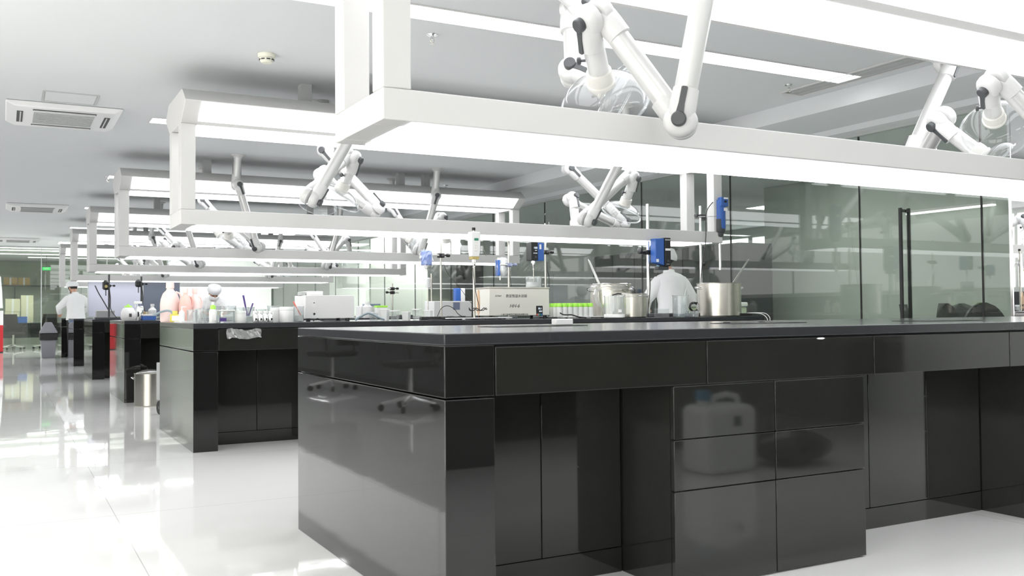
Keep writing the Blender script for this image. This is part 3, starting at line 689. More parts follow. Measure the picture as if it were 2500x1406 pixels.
# --- row of small tubs right of it
for k, px in enumerate((912, 940, 964, 992, 1018, 1046)):
    y = 7.45 + .05 * (k % 2); t = thing('sample_tub', 'small translucent tub in the row behind the power strips, %s from the left' % ordn[k], 'tub', (bx(px, y), y, BH), 0, 'row of sample tubs'); hh = .062 + .012 * ((k * 2) % 3)
    MB().lathe([(.036, 0), (.042, hh)], n=4).build('body', 'milk' if k % 2 else 'glass', t); MB().lathe([(.045, hh + .0004), (.045, hh + .008), (.04, hh + .009)], n=4).build('lid', 'whiteware', t)
# --- power strips and adapters
def power_strip(x, y, L, label, rz=0, n=5):
    t = thing('power_strip', label, 'power strip', (x, y, BH), rz, 'power strips'); MB().box(0, L, -.025, .025, .001, .028).build('body', 'black', t, .004)
    for k in range(n): MB().cyl((L * (k + .6) / (n + .3), 0, .0282), (L * (k + .6) / (n + .3), 0, .030), .015, n=16).build('socket', 'grey', t)
power_strip(bx(1026, 7.02), 7.02, .2, 'black power strip left of the beige water bath'); power_strip(bx(1078, 6.96), 6.95, .17, 'second black power strip nearer the bench edge, left of the beige water bath')
xa = bx(1085, 7.05)
cord('thin black cable arching up above the left power strips', [(xa - .04, 7.1, BH + .03), (xa, 7.12, BH + .10), (xa + .06, 7.12, BH + .125), (xa + .12, 7.1, BH + .09), (xa + .14, 7.08, BH + .04), (xa + .24, 7.06, z5)], .003)
cord('black cable lying along the front edge before the beige water bath', [(xa - .18, 6.98, z5), (xa - .02, 6.91, z5), (xa + .12, 6.93, BH + .02), (xa + .25, 6.90, z5), (xa + .5, 6.92, z5)], .0045)
for k, (px, y) in enumerate(((1100, 7.14), (1128, 7.16), (1112, 6.9))):
    tag(MB().box(-.03, .03, -.014, .014, .0005, .022).build('plug', 'black', None, .005, (bx(px, y), y, BH + (.01 if k < 2 else 0.0)), ), 'black plug among the cables, %s' % ('left one behind', 'right one behind', 'at the front edge')[k], 'plug')
    bpy.data.objects[-1] if False else None

# --- beige water bath with lettering
Yh = 7.14; hx0, hx1 = bx(1195, Yh), bx(1341.5, Yh); hw = hx1 - hx0; hz = zt(1268, 701, Yh) - BH
t = thing('water_bath', 'beige box shaped water bath lettered HH-6 with small black display', 'water bath', (hx0, Yh, BH)); hD = .30
MB().box(0, hw, 0, hD, .03, hz - .012).build('housing', 'cream', t, .004); MB().box(-.004, hw + .004, -.004, hD + .004, hz - .0115, hz).build('top_plate', 'steel', t, .002)
for x in (.03, hw - .03):
    for y in (.03, hD - .03): MB().cyl((x, y, 0), (x, y, .0298), .016, n=14).build('foot', 'black', t)
def onh(px, py): return (bx(px, Yh) - hx0, zt(px, py, Yh) - BH)
dx, dz = onh(1309, 761); d = MB().box(dx, dx + .066, -.0025, -.0005, dz - .038, dz + .052).build('display', 'black', t, .001)
text('50.1', 'lettering', .022, 'digit', d, (dx + .038, -.003, dz + .028), FRONT); text('50.0', 'lettering', .018, 'digit', d, (dx + .044, -.003, dz + .004), FRONT)
for k, mm in enumerate(('orange', 'hose', 'lcd', 'blue')): MB().box(dx + .004 + k * .015, dx + .016 + k * .015, -.0035, -.0027, dz - .034, dz - .016).build('button', mm, d)
cx_, cz_ = onh(1258, 723); text('数显恒温水浴锅', 'lettering', .030, 'ink', t, (cx_ + .012, -.0010, cz_), FRONT, shear=.12)
lx_, lz_ = onh(1216, 722); text('lichen', 'lettering', .026, 'ink', t, (lx_ + .0, -.0010, lz_), FRONT, shear=.5)
cx_, cz_ = onh(1256, 747); text('HH-6', 'lettering', .044, 'ink', t, (cx_, -.0010, cz_), FRONT, shear=.35)
cx_, cz_ = onh(1256, 768); text('上海力辰邦西仪器科技有限公司', 'lettering', .0195, 'ink', t, (cx_, -.0010, cz_), FRONT)
# wooden handled pencil like brush leaning on its left side
tag(MB().lathe([(0, 0), (.004, .02), (.013, .05), (.0145, .17), (.0105, .19), (.0105, .215), (.007, .232), (0, .234)], n=14).build('wooden_brush', mat('pale_wood', (.72, .50, .33), .55, noise=.12, nscale=12), None, 0, (bx(1171, 7.0), 7.02, BH + .018)), 'pale wooden brush standing upright against the left end of the water bath', 'brush')
t = thing('flat_case', 'flat white case on small black feet lying before the water bath', 'case', (bx(1090, 6.9), 6.90, BH))
MB().box(0, .59, -.03, .08, .010, .0175).build('lid', 'paper', t, .002)
for x in (.08, .25, .36, .5): MB().box(x - .01, x + .01, -.02, 0, .0005, .0098).build('foot', 'black', t)
coil = [(.085 * math.cos(a) * (1 - .012 * k) , .018 * math.sin(a * 1.0) + .004 * k, .014 * math.sin(a * 2 + k)) for k, a in [(i % 5, i * .42) for i in range(46)]]
xc = bx(1160, 7.04)
tag(MB().path([(xc + .0 + a, 6.985 + b * .3, BH + .085 + c) for a, b, c in coil], .0035, 6).build('cable', 'black'), 'coiled black cable tied at the foot of the white mixer stand', 'cable')

# --- stands
def stand(px, Y, ztop, label, base=None, r=.0085, m='steel', group='laboratory stands', cap=False, x=None, z0=BH):
    x = bx(px, Y) if x is None else x
    t = thing('lab_stand', label, 'stand', (x, Y, z0), 0, group)
    if base: MB().box(base[0], base[1], base[2], base[3], .001, base[4]).build('base', 'grey', t, .006)
    else: MB().box(-.07, .07, -.05, .10, .001, .016).build('base', 'grey', t, .004)
    h0 = base[4] if base else .016
    MB().cyl((0, 0, h0 + .0005), (0, 0, ztop - z0), r, n=16).build('rod', m, t)
    if cap: MB().lathe([(r + .004, ztop - z0 - .02), (r + .004, ztop - z0 + .004), (0, ztop - z0 + .006)], n=16).build('end_cap', 'black', t)
    return t
def clamp(x, Y, z, label, reach, d=1, m='black', r=.0085):
    """boss head on a rod with a cross bar towards +x*d"""
    t = thing('boss_clamp', label, 'clamp', (x, Y, z), 0, 'rod clamps')
    b = MB(); b.box(-.026, .026, -.028, -.0105, -.020, .020); b.box(-.026, .026, .0105, .024, -.020, .020); b.box(-.026, -.0105, -.010, .010, -.02, .02); b.box(.0105, .026, -.010, .010, -.02, .02); b.build('boss', m, t, .004)
    s = MB(); s.cyl((-d * .0265, 0, .004), (-d * .062, 0, .004), .007, n=12); s.lathe([(.010, 0), (.016, .004), (.016, .028), (.012, .034)], (-d * .055, 0, .004), (-d, 0, 0), 14); s.build('knob', m, t)
    MB().cyl((d * .0265, -.018, .0), (d * reach, -.018, .0), .007, n=12).build('cross_bar', 'steel', t)
    k = MB(); k.cyl((0, -.0285, -.006), (0, -.045, -.006), .005, n=10); k.lathe([(.008, .0), (.013, .003), (.013, .014), (.009, .018)], (0, -.043, -.006), (0, -1, 0), 12); k.build('knob', m, t)
    return t

# white stick mixer on the stand left of the water bath
Yw = 7.06; xw = bx(1152, Yw)
sw = stand(0, Yw, zt(1160, 557, Yw), 'chrome rod stand with black end cap left of the beige water bath', (-.06, .02, -.10, .06, .016), .011, cap=True, x=bx(1158, Yw))
xr = bx(1158, Yw)
t = thing('stick_mixer', 'white hand mixer head with green display clamped left of the water bath', 'mixer', (bx(1149, Yw), Yw - .075, 0)); za, zb = zt(1150, 568, Yw), zt(1150, 628, Yw)
o = MB().loft([((0, 0, zb), (.046, 0, 0), (0, .046, 0)), ((0, 0, zb + .05), (.055, 0, 0), (0, .055, 0)), ((0, 0, za - .03), (.060, 0, 0), (0, .060, 0)), ((0, 0, za - .004), (.056, 0, 0), (0, .056, 0)), ((0, 0, za), (.045, 0, 0), (0, .045, 0))], 4).build('body', 'whiteware', t, .006)
t.rotation_euler = (0, 0, R(45)); o.rotation_euler = (0, 0, 0)
t.rotation_euler = (0, 0, 0); o.rotation_euler = (0, 0, R(45))
MB().lathe([(.042, zb - .022), (.046, zb - .0005)], n=4).build('band', 'ochre', t).rotation_euler = (0, 0, R(45))
MB().box(-.018, .020, -.0455, -.0395, za - .075, za - .055).build('display', 'lcd', t, .002)
for k in range(4): MB().box(-.013, .013, -.0425, -.0375, za - .098 - k * .022, za - .088 - k * .022).build('button', 'cream', t, .001)
MB().lathe([(.020, zb - .024), (.019, zb - .05), (.012, zb - .055), (.012, zb - .075), (.007, zb - .085), (0, zb - .086)], n=20).build('chuck', 'chrome', t)
cord('thin black cable hanging from the white mixer head to the bench', [(bx(1149, Yw), Yw - .055, zb - .088), (bx(1150, Yw), Yw - .06, zb - .2), (bx(1155, Yw), Yw - .07, zb - .33), (bx(1160, Yw), Yw - .075, BH + .12), (bx(1160, Yw), Yw - .075, BH + .085)], .003)
zc = zt(1160, 607, Yw)
t = thing('boss_clamp', 'white clamp with bent wire to the right of the white mixer head', 'clamp', (xr, Yw, zc), 0, 'rod clamps')
MB().box(.0125, .05, -.016, .016, -.014, .016).build('boss', 'whiteware', t, .003)
MB().path([(.051, 0, 0), (.085, 0, -.002), (.10, 0, -.02), (.11, 0, -.05), (.118, 0, -.055)], .004, 8).build('wire', 'steel', t); MB().cyl((.045, -.0165, -.035), (.045, -.0165, .045), .0025, n=8).build('screw', 'black', t)

# blue stirrer with black display over the water bath
Ys = 7.30; xs_ = bx(1333, Ys)
Yr = 7.56; xs_ = bx(1333, Yr); stand(0, Yr, zt(1333, 545, Yr), 'thin rod stand behind the right end of the water bath', (-.10, .10, -.05, .10, .018), .0085, x=xs_)
t = thing('stand_cross_bar', 'small black cross bar at the top of the rod behind the water bath', 'cross bar', (xs_, Yr, zt(1333, 550, Yr)))
MB().box(-.02, .02, -.022, -.0095, -.006, .006).build('boss', 'black', t, .002); MB().cyl((-.045, -.028, 0), (.03, -.028, 0), .004, n=8).build('bar', 'black', t); MB().cyl((.026, -.028, -.03), (.026, -.028, .03), .003, n=8).build('screw', 'steel', t)
z0s, z1s = zt(1308, 637, Ys), zt(1308, 594, Ys); xa_, xb_, xc_ = bx(1292, Ys), bx(1309.5, Ys), bx(1324, Ys)
t = thing('overhead_stirrer', 'blue stirrer motor with black display face above the white filled beaker', 'stirrer', (xb_, Ys, 0))
MB().box(-.005, xc_ - xb_, -.045, .045, z0s, z1s + .004).build('housing', 'blue', t, .008)
f = MB().box(xa_ - xb_, -.006, -.05, .045, z0s + .002, z1s + .006).build('display', 'black', t, .004)
text('100', 'lettering', .026, 'digit', f, ((xa_ - xb_) * .42, -.0506, z1s - .045), FRONT); text('rpm', 'lettering', .012, 'digit', f, ((xa_ - xb_) * .35, -.0506, z1s - .066), FRONT); text('00:10:00', 'lettering', .011, 'digit', f, ((xa_ - xb_) * .45, -.0506, z1s - .092), FRONT)
MB().lathe([(.012, 0), (.012, .008), (0, .009)], ((xa_ - xb_) * .45, -.0502, z0s + .032), (0, -1, 0), 18).build('dial', 'grey', f)
MB().box(.012, .032, -.0465, -.0455, z1s - .055, z1s - .012).build('label_panel', 'paper', t)
xm = bx(1303.5, Ys) - xb_; ch = MB(); ch.lathe([(.020, z0s - .0005), (.020, z0s - .02), (.012, z0s - .022), (.012, z0s - .05), (.008, z0s - .06), (.008, z0s - .078), (0, z0s - .079)], (xm, 0, 0), n=20); ch.build('chuck', 'chrome', t)
MB().cyl((xm, 0, z0s - .08), (xm, 0, zt(1305, 693, Ys)), .0035, n=10).build('shaft', 'steel', t)
clamp(xs_, Yr, zt(1340, 616, Yr), 'black rod clamp right of the blue stirrer above the water bath', .03, -1)
hzw = BH + hz
beaker('beaker', (xb_ + xm, Ys, hzw + .001), .072, zt(1305, 675, Ys) - hzw - .002, 'clear beaker half full of white liquid standing on the water bath', .048, 'paper')
bpy.data.objects['beaker'].name if False else None
cord('black cable hanging down the rod behind the water bath', [(xs_ + .012, Yr - .02, zt(1336, 640, Yr)), (xs_ + .006, Yr - .022, zt(1333, 660, Yr)), (xs_ + .026, Yr - .022, zt(1338, 676, Yr)), (xs_ + .024, Yr - .02, zt(1337, 697, Yr)), (xs_ + .02, Yr - .02, BH + .02)], .0035)

# plastic wrapped blue motor on the stand over the power strips
Yp = 7.62; xp = bx(1077, Yp); stand(0, Yp, zt(1077, 560, Yp), 'rod stand left of the white mixer, behind the power strips', None, .009, x=xp)
clamp(xp, Yp, zt(1077, 624, Yp), 'black clamp holding the plastic wrapped blue motor', .09, -1)
z0s, z1s = zt(1046, 648, Yp), zt(1046, 612, Yp); xq = bx(1042, Yp)
t = thing('overhead_stirrer', 'blue stirrer motor wrapped in crumpled clear plastic at left of the white mixer', 'stirrer', (xq, Yp, 0))
MB().box(-.038, .038, -.04, .04, z0s, z1s).build('housing', 'blue', t, .008); MB().lathe([(.016, z0s - .0005), (.014, z0s - .03), (.008, z0s - .034), (.008, z0s - .055), (0, z0s - .056)], n=16).build('chuck', 'chrome', t)
def wrap(name, m, sx, sy, z0, z1, parent, seed, c=(0, 0)):
    r_ = random.Random(seed); b = MB(); n = 22; secs = []
    for k in range(7):
        u = k / 6; s = .82 + .3 * math.sin(math.pi * (.15 + .8 * u))
        secs.append([b.bm.verts.new((c[0] + sx * s * math.cos(2 * math.pi * j / n) * (1 + r_.uniform(-.12, .12)), c[1] + sy * s * math.sin(2 * math.pi * j / n) * (1 + r_.uniform(-.12, .12)), z0 + (z1 - z0) * u + r_.uniform(-.006, .006))) for j in range(n)])
    for A, B in zip(secs, secs[1:]):
        for j in range(n): b.bm.faces.new((A[j], A[(j + 1) % n], B[(j + 1) % n], B[j]))
    o = b.build(name, m, parent, smooth=False); return o
wrap('plastic_cover', 'film', .058, .060, z0s - .012, z1s + .012, t, 3)
cord('thin black cable running down right from the stand with the wrapped blue motor', [(xp + .01, Yp - .03, zt(1080, 640, Yp)), (xp + .03, Yp - .05, zt(1086, 665, Yp)), (xp + .13, Yp - .1, zt(1108, 700, Yp)), (xp + .20, Yp - .16, zt(1125, 735, Yp)), (xp + .27, Yp - .3, BH + .03)], .0022)
# bagged stirrer behind the bath
Yq = 8.05; xq = bx(1243, Yq); stand(0, Yq, zt(1243, 585, Yq), 'rod stand with a bagged stirrer behind the middle of the water bath', None, .0105, x=xq)
clamp(xq, Yq, zt(1243, 647, Yq), 'grey clamp across the bagged stirrer behind the water bath', .105, -1, 'slate')
z0s, z1s = zt(1240, 678, Yq), zt(1240, 628, Yq)
t = thing('overhead_stirrer', 'stirrer inside a white plastic bag with blue sides, behind the water bath', 'stirrer', (xq - .02, Yq + .085, 0))
MB().box(-.072, -.055, -.05, .02, z0s + .02, z1s - .025).build('side_plate', 'blue', t, .004); MB().lathe([(.02, z0s + .02), (.05, z0s + .06), (.062, (z0s + z1s) / 2), (.055, z1s - .02), (.02, z1s)], n=20).build('housing', 'milk', t)
MB().lathe([(.009, z0s + .0195), (.008, z0s - .02), (0, z0s - .021)], (-.03, 0, 0), n=12).build('chuck', 'chrome', t); wrap('plastic_cover', 'film', .07, .07, z0s + .005, z1s + .004, t, 9)
cord('thin black cable below the bagged stirrer', [(xq + .035, Yq + .06, zt(1252, 655, Yq)), (xq + .045, Yq + .05, zt(1255, 680, Yq)), (xq + .05, Yq + .04, zt(1256, 700, Yq)), (xq + .05, Yq + .04, BH + .06)], .0022)

# rack of bottles with lime green caps
Yg = 7.12; t = thing('tray', 'flat white tray on black feet under the lime green capped bottles', 'tray', (bx(1358, Yg), Yg - .06, BH)); tw = bx(1476, Yg) - bx(1358, Yg)
MB().box(0, tw, -.03, .20, .010, .0145).build('plate', 'paper', t)
for x in (.06, .2, .33, .44): MB().box(x - .008, x + .008, -.028, -.01, .0005, .0098).build('foot', 'black', t)
xg0 = bx(1352, Yg); k = 0
for row in range(3):
    for c in range(7):
        x = xg0 + .024 + c * .0545; y = Yg - .055 + row * .062
        lab = 'lime green capped bottle, %s from left in the %s row on the tray' % (ordn[c], ('front', 'middle', 'back')[row])
        if k == 0:
            gb = thing('capped_bottle', lab, 'bottle', (x, y, BH + .015), 0, 'lime green capped bottles'); MB().lathe([(.024, 0), (.025, .003), (.025, .082), (.020, .088)], n=18).build('body', 'milk', gb); MB().lathe([(.0245, .0885), (.0245, .108), (.021, .120), (0, .121)], n=18).build('cap', 'green', gb)
        else: dup(gb, (x, y, BH + .015), label=lab)
        k += 1
cord('bundle of black cables right of the water bath', [(hx1 + .01, 6.98, BH + .05), (hx1 + .04, 6.96, BH + .03), (hx1 + .10, 6.93, BH + .035), (hx1 + .16, 6.92, BH + .012), (hx1 + .24, 6.91, z5)], .006)

# --- steel pots
def pot(x, y, z, r, h, label, handles=True, ang=0):
    t = thing('stock_pot', label, 'pot', (x, y, z), ang, 'steel pots')
    MB().lathe([(0, .0005), (r - .006, .0005), (r, .008), (r, h - .004), (r + .006, h), (r + .004, h + .002), (r - .003, h - .003), (r - .003, .012), (0, .010)], n=56, close=False).build('body', 'steel', t)
    if handles:
        for s in (-1, 1):
            MB().path([(s * (r + .001), -.035, h * .82), (s * (r + .028), -.035, h * .865), (s * (r + .036), -.012, h * .88), (s * (r + .036), .012, h * .88), (s * (r + .028), .035, h * .865), (s * (r + .001), .035, h * .82)], .005, 10).build('handle', 'chrome', t)
    return t
Yk = 7.14; xk = bx(1756, Yk); rk = (bx(1797, Yk) - bx(1715, Yk)) / 2; hk = zt(1756, 691, Yk - rk * .4) - BH
pot(xk, Yk, BH, rk, hk, 'large steel stock pot at the right end of the second bench', ang=R(-14))
def ladle(label, p0, p1, w=.011):
    p0, p1 = Vector(p0), Vector(p1); d = (p1 - p0).normalized(); s = d.cross(Vector((0, 1, 0))).normalized()
    t = thing('spatula', label, 'spatula', p0); q = p1 - p0
    MB().prism([(-w, 0), (w, 0), (w, .5), (w * .8, .93), (0, 1), (-w * .8, .93), (-w, .5)], (0, 0, 0), s, q, Vector((0, 1, 0)), .006).build('handle', 'chrome', t, .0015)
    MB().prism([(-.03, -.10), (.03, -.10), (.03, -.02), (.011, -.001), (-.011, -.001), (-.03, -.02)], (0, .001, 0), s, d, Vector((0, 1, 0)), .003).build('blade', 'steel', t)
ladle('flat steel spatula leaning out of the large stock pot to the right', (xk + .085, Yk + .02, BH + .19), at(1829, 632, Y=Yk + .02))
Yt = 7.30; xt = bx(1492, Yt); rt_ = (bx(1534, Yt) - bx(1450, Yt)) / 2; ht_ = zt(1492, 694, Yt - .06) - BH
pt = pot(xt, Yt, BH, rt_, ht_, 'tall steel pot covered with cling film, at left of the two film covered pots', False); wrap('film_cover', 'film', rt_ * 1.0, rt_ * 1.0, ht_ - .075, ht_ + .006, pt, 21)
bag = MB(); bag.path([(-rt_ - .015, -.08, ht_ - .05), (-rt_ - .035, -.09, ht_ - .10), (-rt_ - .025, -.1, ht_ - .17), (-rt_ + .01, -.12, ht_ - .21), (-rt_ + .035, -.13, ht_ - .27)], [.02, .028, .02, .012, .006], 9); bag.build('film_tail', 'film', pt, smooth=False)
ladle('round steel ladle handle leaning out of the film covered pot to the left', (xt - .08, Yt, BH + .22), at(1436, 632, Y=Yt), .013)
Yu = 7.02; xu = bx(1545, Yu); ru = (bx(1573, Yu) - bx(1520, Yu)) / 2 * 1.06; hu = zt(1545, 717, Yu - .05) - BH
pu = pot(xu, Yu, BH, ru, hu, 'short steel pot with cling film over its rim, beside the tall film covered pot', False); wrap('film_cover', 'film', ru * 1.0, ru * 1.0, hu - .035, hu + .005, pu, 33)
Yv = 6.90; xv = bx(1500, Yv); rv = (bx(1521, Yv) - bx(1479, Yv)) / 2
t = thing('plastic_jar', 'clear plastic jar with white base before the film covered pots', 'jar', (xv, Yv, BH)); hv = zt(1500, 722, Yv) - BH
MB().lathe([(rv * .9, .0005), (rv * 1.0, .006), (rv * 1.0, .03), (rv * .97, .034)], n=30).build('base', 'whiteware', t); MB().lathe([(rv * .96, .0345), (rv * .97, hv - .006), (rv * 1.05, hv), (rv * 1.03, hv + .001), (rv * .94, hv - .006), (rv * .93, .036)], n=32, close=False).build('wall', 'glass', t)
MB().box(-.022, .012, -rv - .0022, -rv - .0005, .05, .075).build('label_panel', 'paper', t); MB().path([(-.02, 0, hv + .0045), (.03, -.01, hv + .02), (.07, -.01, hv + .016)], .006, 8).build('spoon', 'black', t)

# --- blue stirrer on the stand left of the person
Ya = 7.34; xa1 = bx(1584, Ya)
stand(0, Ya, zt(1584, 498, Ya), 'thick chrome rod stand just left of the white coated person', (-.02, .23, -.14, .06, .036), .0155, m='chrome', x=xa1)
z0s, z1s = zt(1600, 648, Ya), zt(1600, 585, Ya)
t = thing('overhead_stirrer', 'blue box shaped stirrer motor with black front, left of the person', 'stirrer', (xa1, Ya - .03, 0), R(0)); wl = bx(1605, Ya) - xa1 - .006; wr = bx(1618, Ya) - xa1
MB().prism([(-.006, z0s + .02), (wl, z0s - .006), (wl, z1s + .005), (-.006, z1s)], (0, -.10, 0), (1, 0, 0), (0, 0, 1), (0, 1, 0), .085).build('housing', 'blue', t, .006)
fp = MB().box(wl + .001, wr, -.11, -.015, z0s - .012, z1s + .01).build('front_panel', 'black', t, .004); MB().box(wl + .004, wr - .003, -.1125, -.1105, (z0s + z1s) / 2 + .012, (z0s + z1s) / 2 + .032).build('label_panel', 'paper', fp); MB().box(wl + .004, wr - .003, -.1125, -.1105, z1s - .016, z1s - .006).build('label_panel', 'trim', fp)
MB().lathe([(.013, 0), (.012, .008), (0, .009)], ((wl + wr) / 2, -.1102, z0s + .035), (0, -1, 0), 16).build('dial', 'grey', fp)
for k in range(3): MB().cyl(((wl + wr) / 2 - .012 + k * .012, -.1102, z0s + .008), ((wl + wr) / 2 - .012 + k * .012, -.1125, z0s + .008), .003, n=8).build('button', 'paper', fp)
MB().box(.0, .03, -.1015, -.1003, z0s + .026, z0s + .055).build('label_panel', 'paper', t)
MB().box(.03, wr - .01, -.09, -.03, z0s - .048, z0s - .0125).build('gearbox', 'grey', t, .006)
zcl = zt(1570, 616, Ya); t = thing('boss_clamp', 'black clamp with large thumb wheel left of the blue box shaped stirrer', 'clamp', (xa1, Ya, zcl), 0, 'rod clamps')
b = MB(); b.box(-.036, .036, -.034, -.0175, -.022, .022); b.box(-.036, .036, .0175, .03, -.022, .022); b.box(-.036, -.0175, -.0172, .0172, -.022, .022); b.build('boss', 'black', t, .004)
MB().box(-.09, -.0365, -.014, .014, -.014, .010).build('bracket', 'black', t, .003); MB().lathe([(.012, 0), (.034, .006), (.034, .018), (.012, .024)], (-.088, 0, .016), (-1, 0, .1), 18).build('thumb_wheel', 'black', t)
cord('black cable hanging from the box shaped stirrer down its stand', [(xa1 - .02, Ya - .06, z0s + .05), (xa1 - .035, Ya - .06, z0s - .02), (xa1 - .025, Ya - .06, z0s - .15), (xa1 - .02, Ya - .06, BH + .3), (xa1 - .045, Ya - .06, BH + .12), (xa1 - .055, Ya - .06, z5)], .004)

# --- homogenizer
Yz = 7.34; xz = bx(1713, Yz); stand(0, Yz, zt(1713, 503, Yz), 'chrome rod stand between the person and the large stock pot', (-.17, .06, -.14, .06, .036), .0125, m='chrome', x=xz)
xh = bx(1757, Yz); zb, za = zt(1757, 560, Yz), zt(1757, 489, Yz)
t = thing('homogenizer', 'tall blue homogenizer motor with dark grey collar and steel shaft at right', 'homogenizer', (xh, Yz - .02, 0))
MB().lathe([(.058, zb + .0), (.060, zb + .01), (.060, za - .006), (.052, za)], n=32).build('housing', 'blue', t)
MB().box(-.035, .06, -.066, .02, za - .07, za + .022).build('switch_box', 'blue', t, .006); MB().box(.0, .056, -.0672, -.0662, za + .004, za + .020).build('label_panel', 'paper', t); MB().cyl((.02, -.0665, za - .022), (.02, -.078, za - .022), .012, n=16).build('switch', 'black', t); MB().box(.0605, .072, -.05, .0, za - .065, za - .03).build('dial', 'black', t, .004)
MB().box(.005, .05, -.0635, -.0605, za - .115, za - .085).build('label_panel', 'paper', t)
MB().lathe([(.0635, zb - .0005 + .10), (.0645, zb + .02), (.064, zb - .02), (.056, zb - .034), (.046, zb - .038), (.046, zb - .062), (.040, zb - .078), (.022, zb - .084), (0, zb - .084)], (-.004, .006, 0), n=32).build('collar', 'grey', t)
zs0 = zt(1757, 655, Yz); MB().cyl((0, 0, zb - .085), (0, 0, zs0 + .03), .0125, n=18).build('shaft', 'chrome', t); MB().lathe([(.0145, zs0 + .0295), (.0145, zs0 + .02), (.0115, zs0 + .018), (.0115, zs0), (.0145, zs0 - .002), (.0145, zs0 - .016), (0, zs0 - .016)], n=18).build('rotor_head', 'chrome', t)
zcl = zt(1713, 528, Yz); t = thing('boss_clamp', 'dark grey clamp with thin steel bar holding the homogenizer', 'clamp', (xz, Yz, zcl), 0, 'rod clamps')
b = MB(); b.box(-.03, .05, -.034, -.0145, -.014, .018); b.box(-.03, .05, .0145, .03, -.014, .018); b.box(.0145, .05, -.0142, .0142, -.014, .018); b.build('boss', 'grey', t, .006); MB().lathe([(.01, 0), (.022, .005), (.022, .03), (.015, .036)], (-.0305, 0, .004), (-1, 0, 0), 16).build('knob', 'grey', t)
MB().cyl((-.055, -.041, -.012), (xh - xz - .066, -.041, .004), .005, n=10).build('cross_bar', 'chrome', t); MB().prism([(.03, -.015), (.06, -.015), (.06, -.022), (.045, -.045), (.03, -.045)], (0, -.02, 0), (1, 0, 0), (0, 0, 1), (0, 1, 0), .03).build('jaw', 'grey', t)
cord('black cable looping from the homogenizer down along its rod', [(xh - .062, Yz - .02, za - .02), (xh - .10, Yz - .03, za - .03), (xz + .03, Yz - .055, za - .12), (xz + .02, Yz - .06, zcl - .05), (xz + .02, Yz - .06, zcl - .22), (xz - .005, Yz - .06, zcl - .38), (xz - .055, Yz - .06, zcl - .60), (xz - .065, Yz - .07, BH + .16), (xz - .05, Yz - .08, BH + .05)], .0045)
zk = zt(1713, 645, Yz); t = thing('thumb_screw', 'small black thumb screw on the rod below the homogenizer clamp', 'thumb screw', (xz, Yz, zk)); MB().lathe([(.019, -.012), (.019, .012)], n=16).build('ring', 'steel', t) if False else None
MB().cyl((.0132, 0, 0), (.032, 0, 0), .005, n=10).build('stem', 'black', t); MB().lathe([(.012, 0), (.018, .004), (.018, .014), (.012, .02)], (.031, 0, 0), (1, 0, 0), 16).build('wheel', 'black', t)
xcoil = bx(1690, Yz)
tag(MB().path([(xcoil + .055 * math.cos(i * .5) , Yz - .03 + .012 * math.sin(i * .9), BH + .095 + .042 * math.sin(i * .5) + .006 * math.cos(i * .23)) for i in range(52)], .0045, 6).build('cable', 'black'), 'coil of black cable standing left of the homogenizer stand', 'cable')
# beaker with rods between the stands
Ybk = 7.0; xb1 = bx(1662, Ybk); hb = zt(1662, 721, Ybk) - BH
t = beaker('beaker', (xb1, Ybk, BH), .075, hb, 'large clear glass beaker with rods before the person', .03, 'hose'); MB().cyl((-.02, -.02, .006), (.075, -.01, zt(1680, 690, Ybk) - BH), .003, n=8).build('glass_rod', 'glass', t)
wrap('crumpled_film', 'film', .055, .05, .035, .12, t, 41)
t = beaker('beaker', (xb1 + .165, Ybk + .02, BH), .055, .055, 'low clear dish with a white spoon right of the glass beaker', 0); MB().cyl((-.01, -.02, .008), (.055, -.02, .155), .003, n=8).build('spoon_handle', 'glass', t); MB().ball((-.013, -.02, .014), .009, .004, .012, 10).build('spoon_bowl', 'whiteware', t)
t = thing('storage_box', 'low clear plastic box left of the large glass beaker', 'storage box', (bx(1622, 7.22), 7.12, BH)); t.location = (xb1 - .20, 7.12, BH + .0)
MB().box(.03, .20, .03, .12, .037, .085).build('body', 'glass', t, .003) if False else None
MB().box(-.0, .12, -.05, .03, .001, .075).build('body', 'glass', t, .004); MB().box(-.003, .123, -.053, .033, .0755, .082).build('lid', 'clear', t, .002)
# cables at the right end
xe = bx(1826, 6.95); power_strip(xe - .1, 6.97, .16, 'black power strip right of the large stock pot', n=3)
cord('white wire bending over the bench edge, right of the power strip', [(xe + .03, 6.97, BH + .032), (xe + .08, 6.90, BH + .034), (xe + .12, 6.83, BH + .03), (xe + .135, 6.79, BH - .01), (xe + .13, 6.785, BH - .045)], .0035, 'paper')
cord('white wire bending over the bench edge, nearest the large stock pot', [(xe + .02, 6.98, BH + .031), (xe + .06, 6.90, BH + .03), (xe + .085, 6.83, BH + .02), (xe + .10, 6.79, BH - .02), (xe + .10, 6.785, BH - .05)], .0035, 'paper')
# film over the second bench drawer
p0 = at(553, 804, Y=Y2 - .004); p1 = at(637, 804, Y=Y2 - .004); fb = MB(); n = 14; r_ = random.Random(5)
rows = [[fb.bm.verts.new((p0.x + (p1.x - p0.x) * (k / n) + r_.uniform(-.004, .004), Y2 - .006 - r_.uniform(0, .012), z + r_.uniform(-.005, .005) + .005 * math.sin(k * .6))) for k in range(n + 1)] for z in (p0.z, p0.z - .025, p0.z - .05, p0.z - .068)]
for A, B in zip(rows, rows[1:]):
    for k in range(n): fb.bm.faces.new((A[k], A[k + 1], B[k + 1], B[k]))
o = fb.build('plastic_film', 'film', smooth=False); sm = o.modifiers.new('thickness', 'SOLIDIFY'); sm.thickness = .0008; tag(o, 'crumpled clear plastic film stuck on the left drawer of the second bench', 'plastic film')

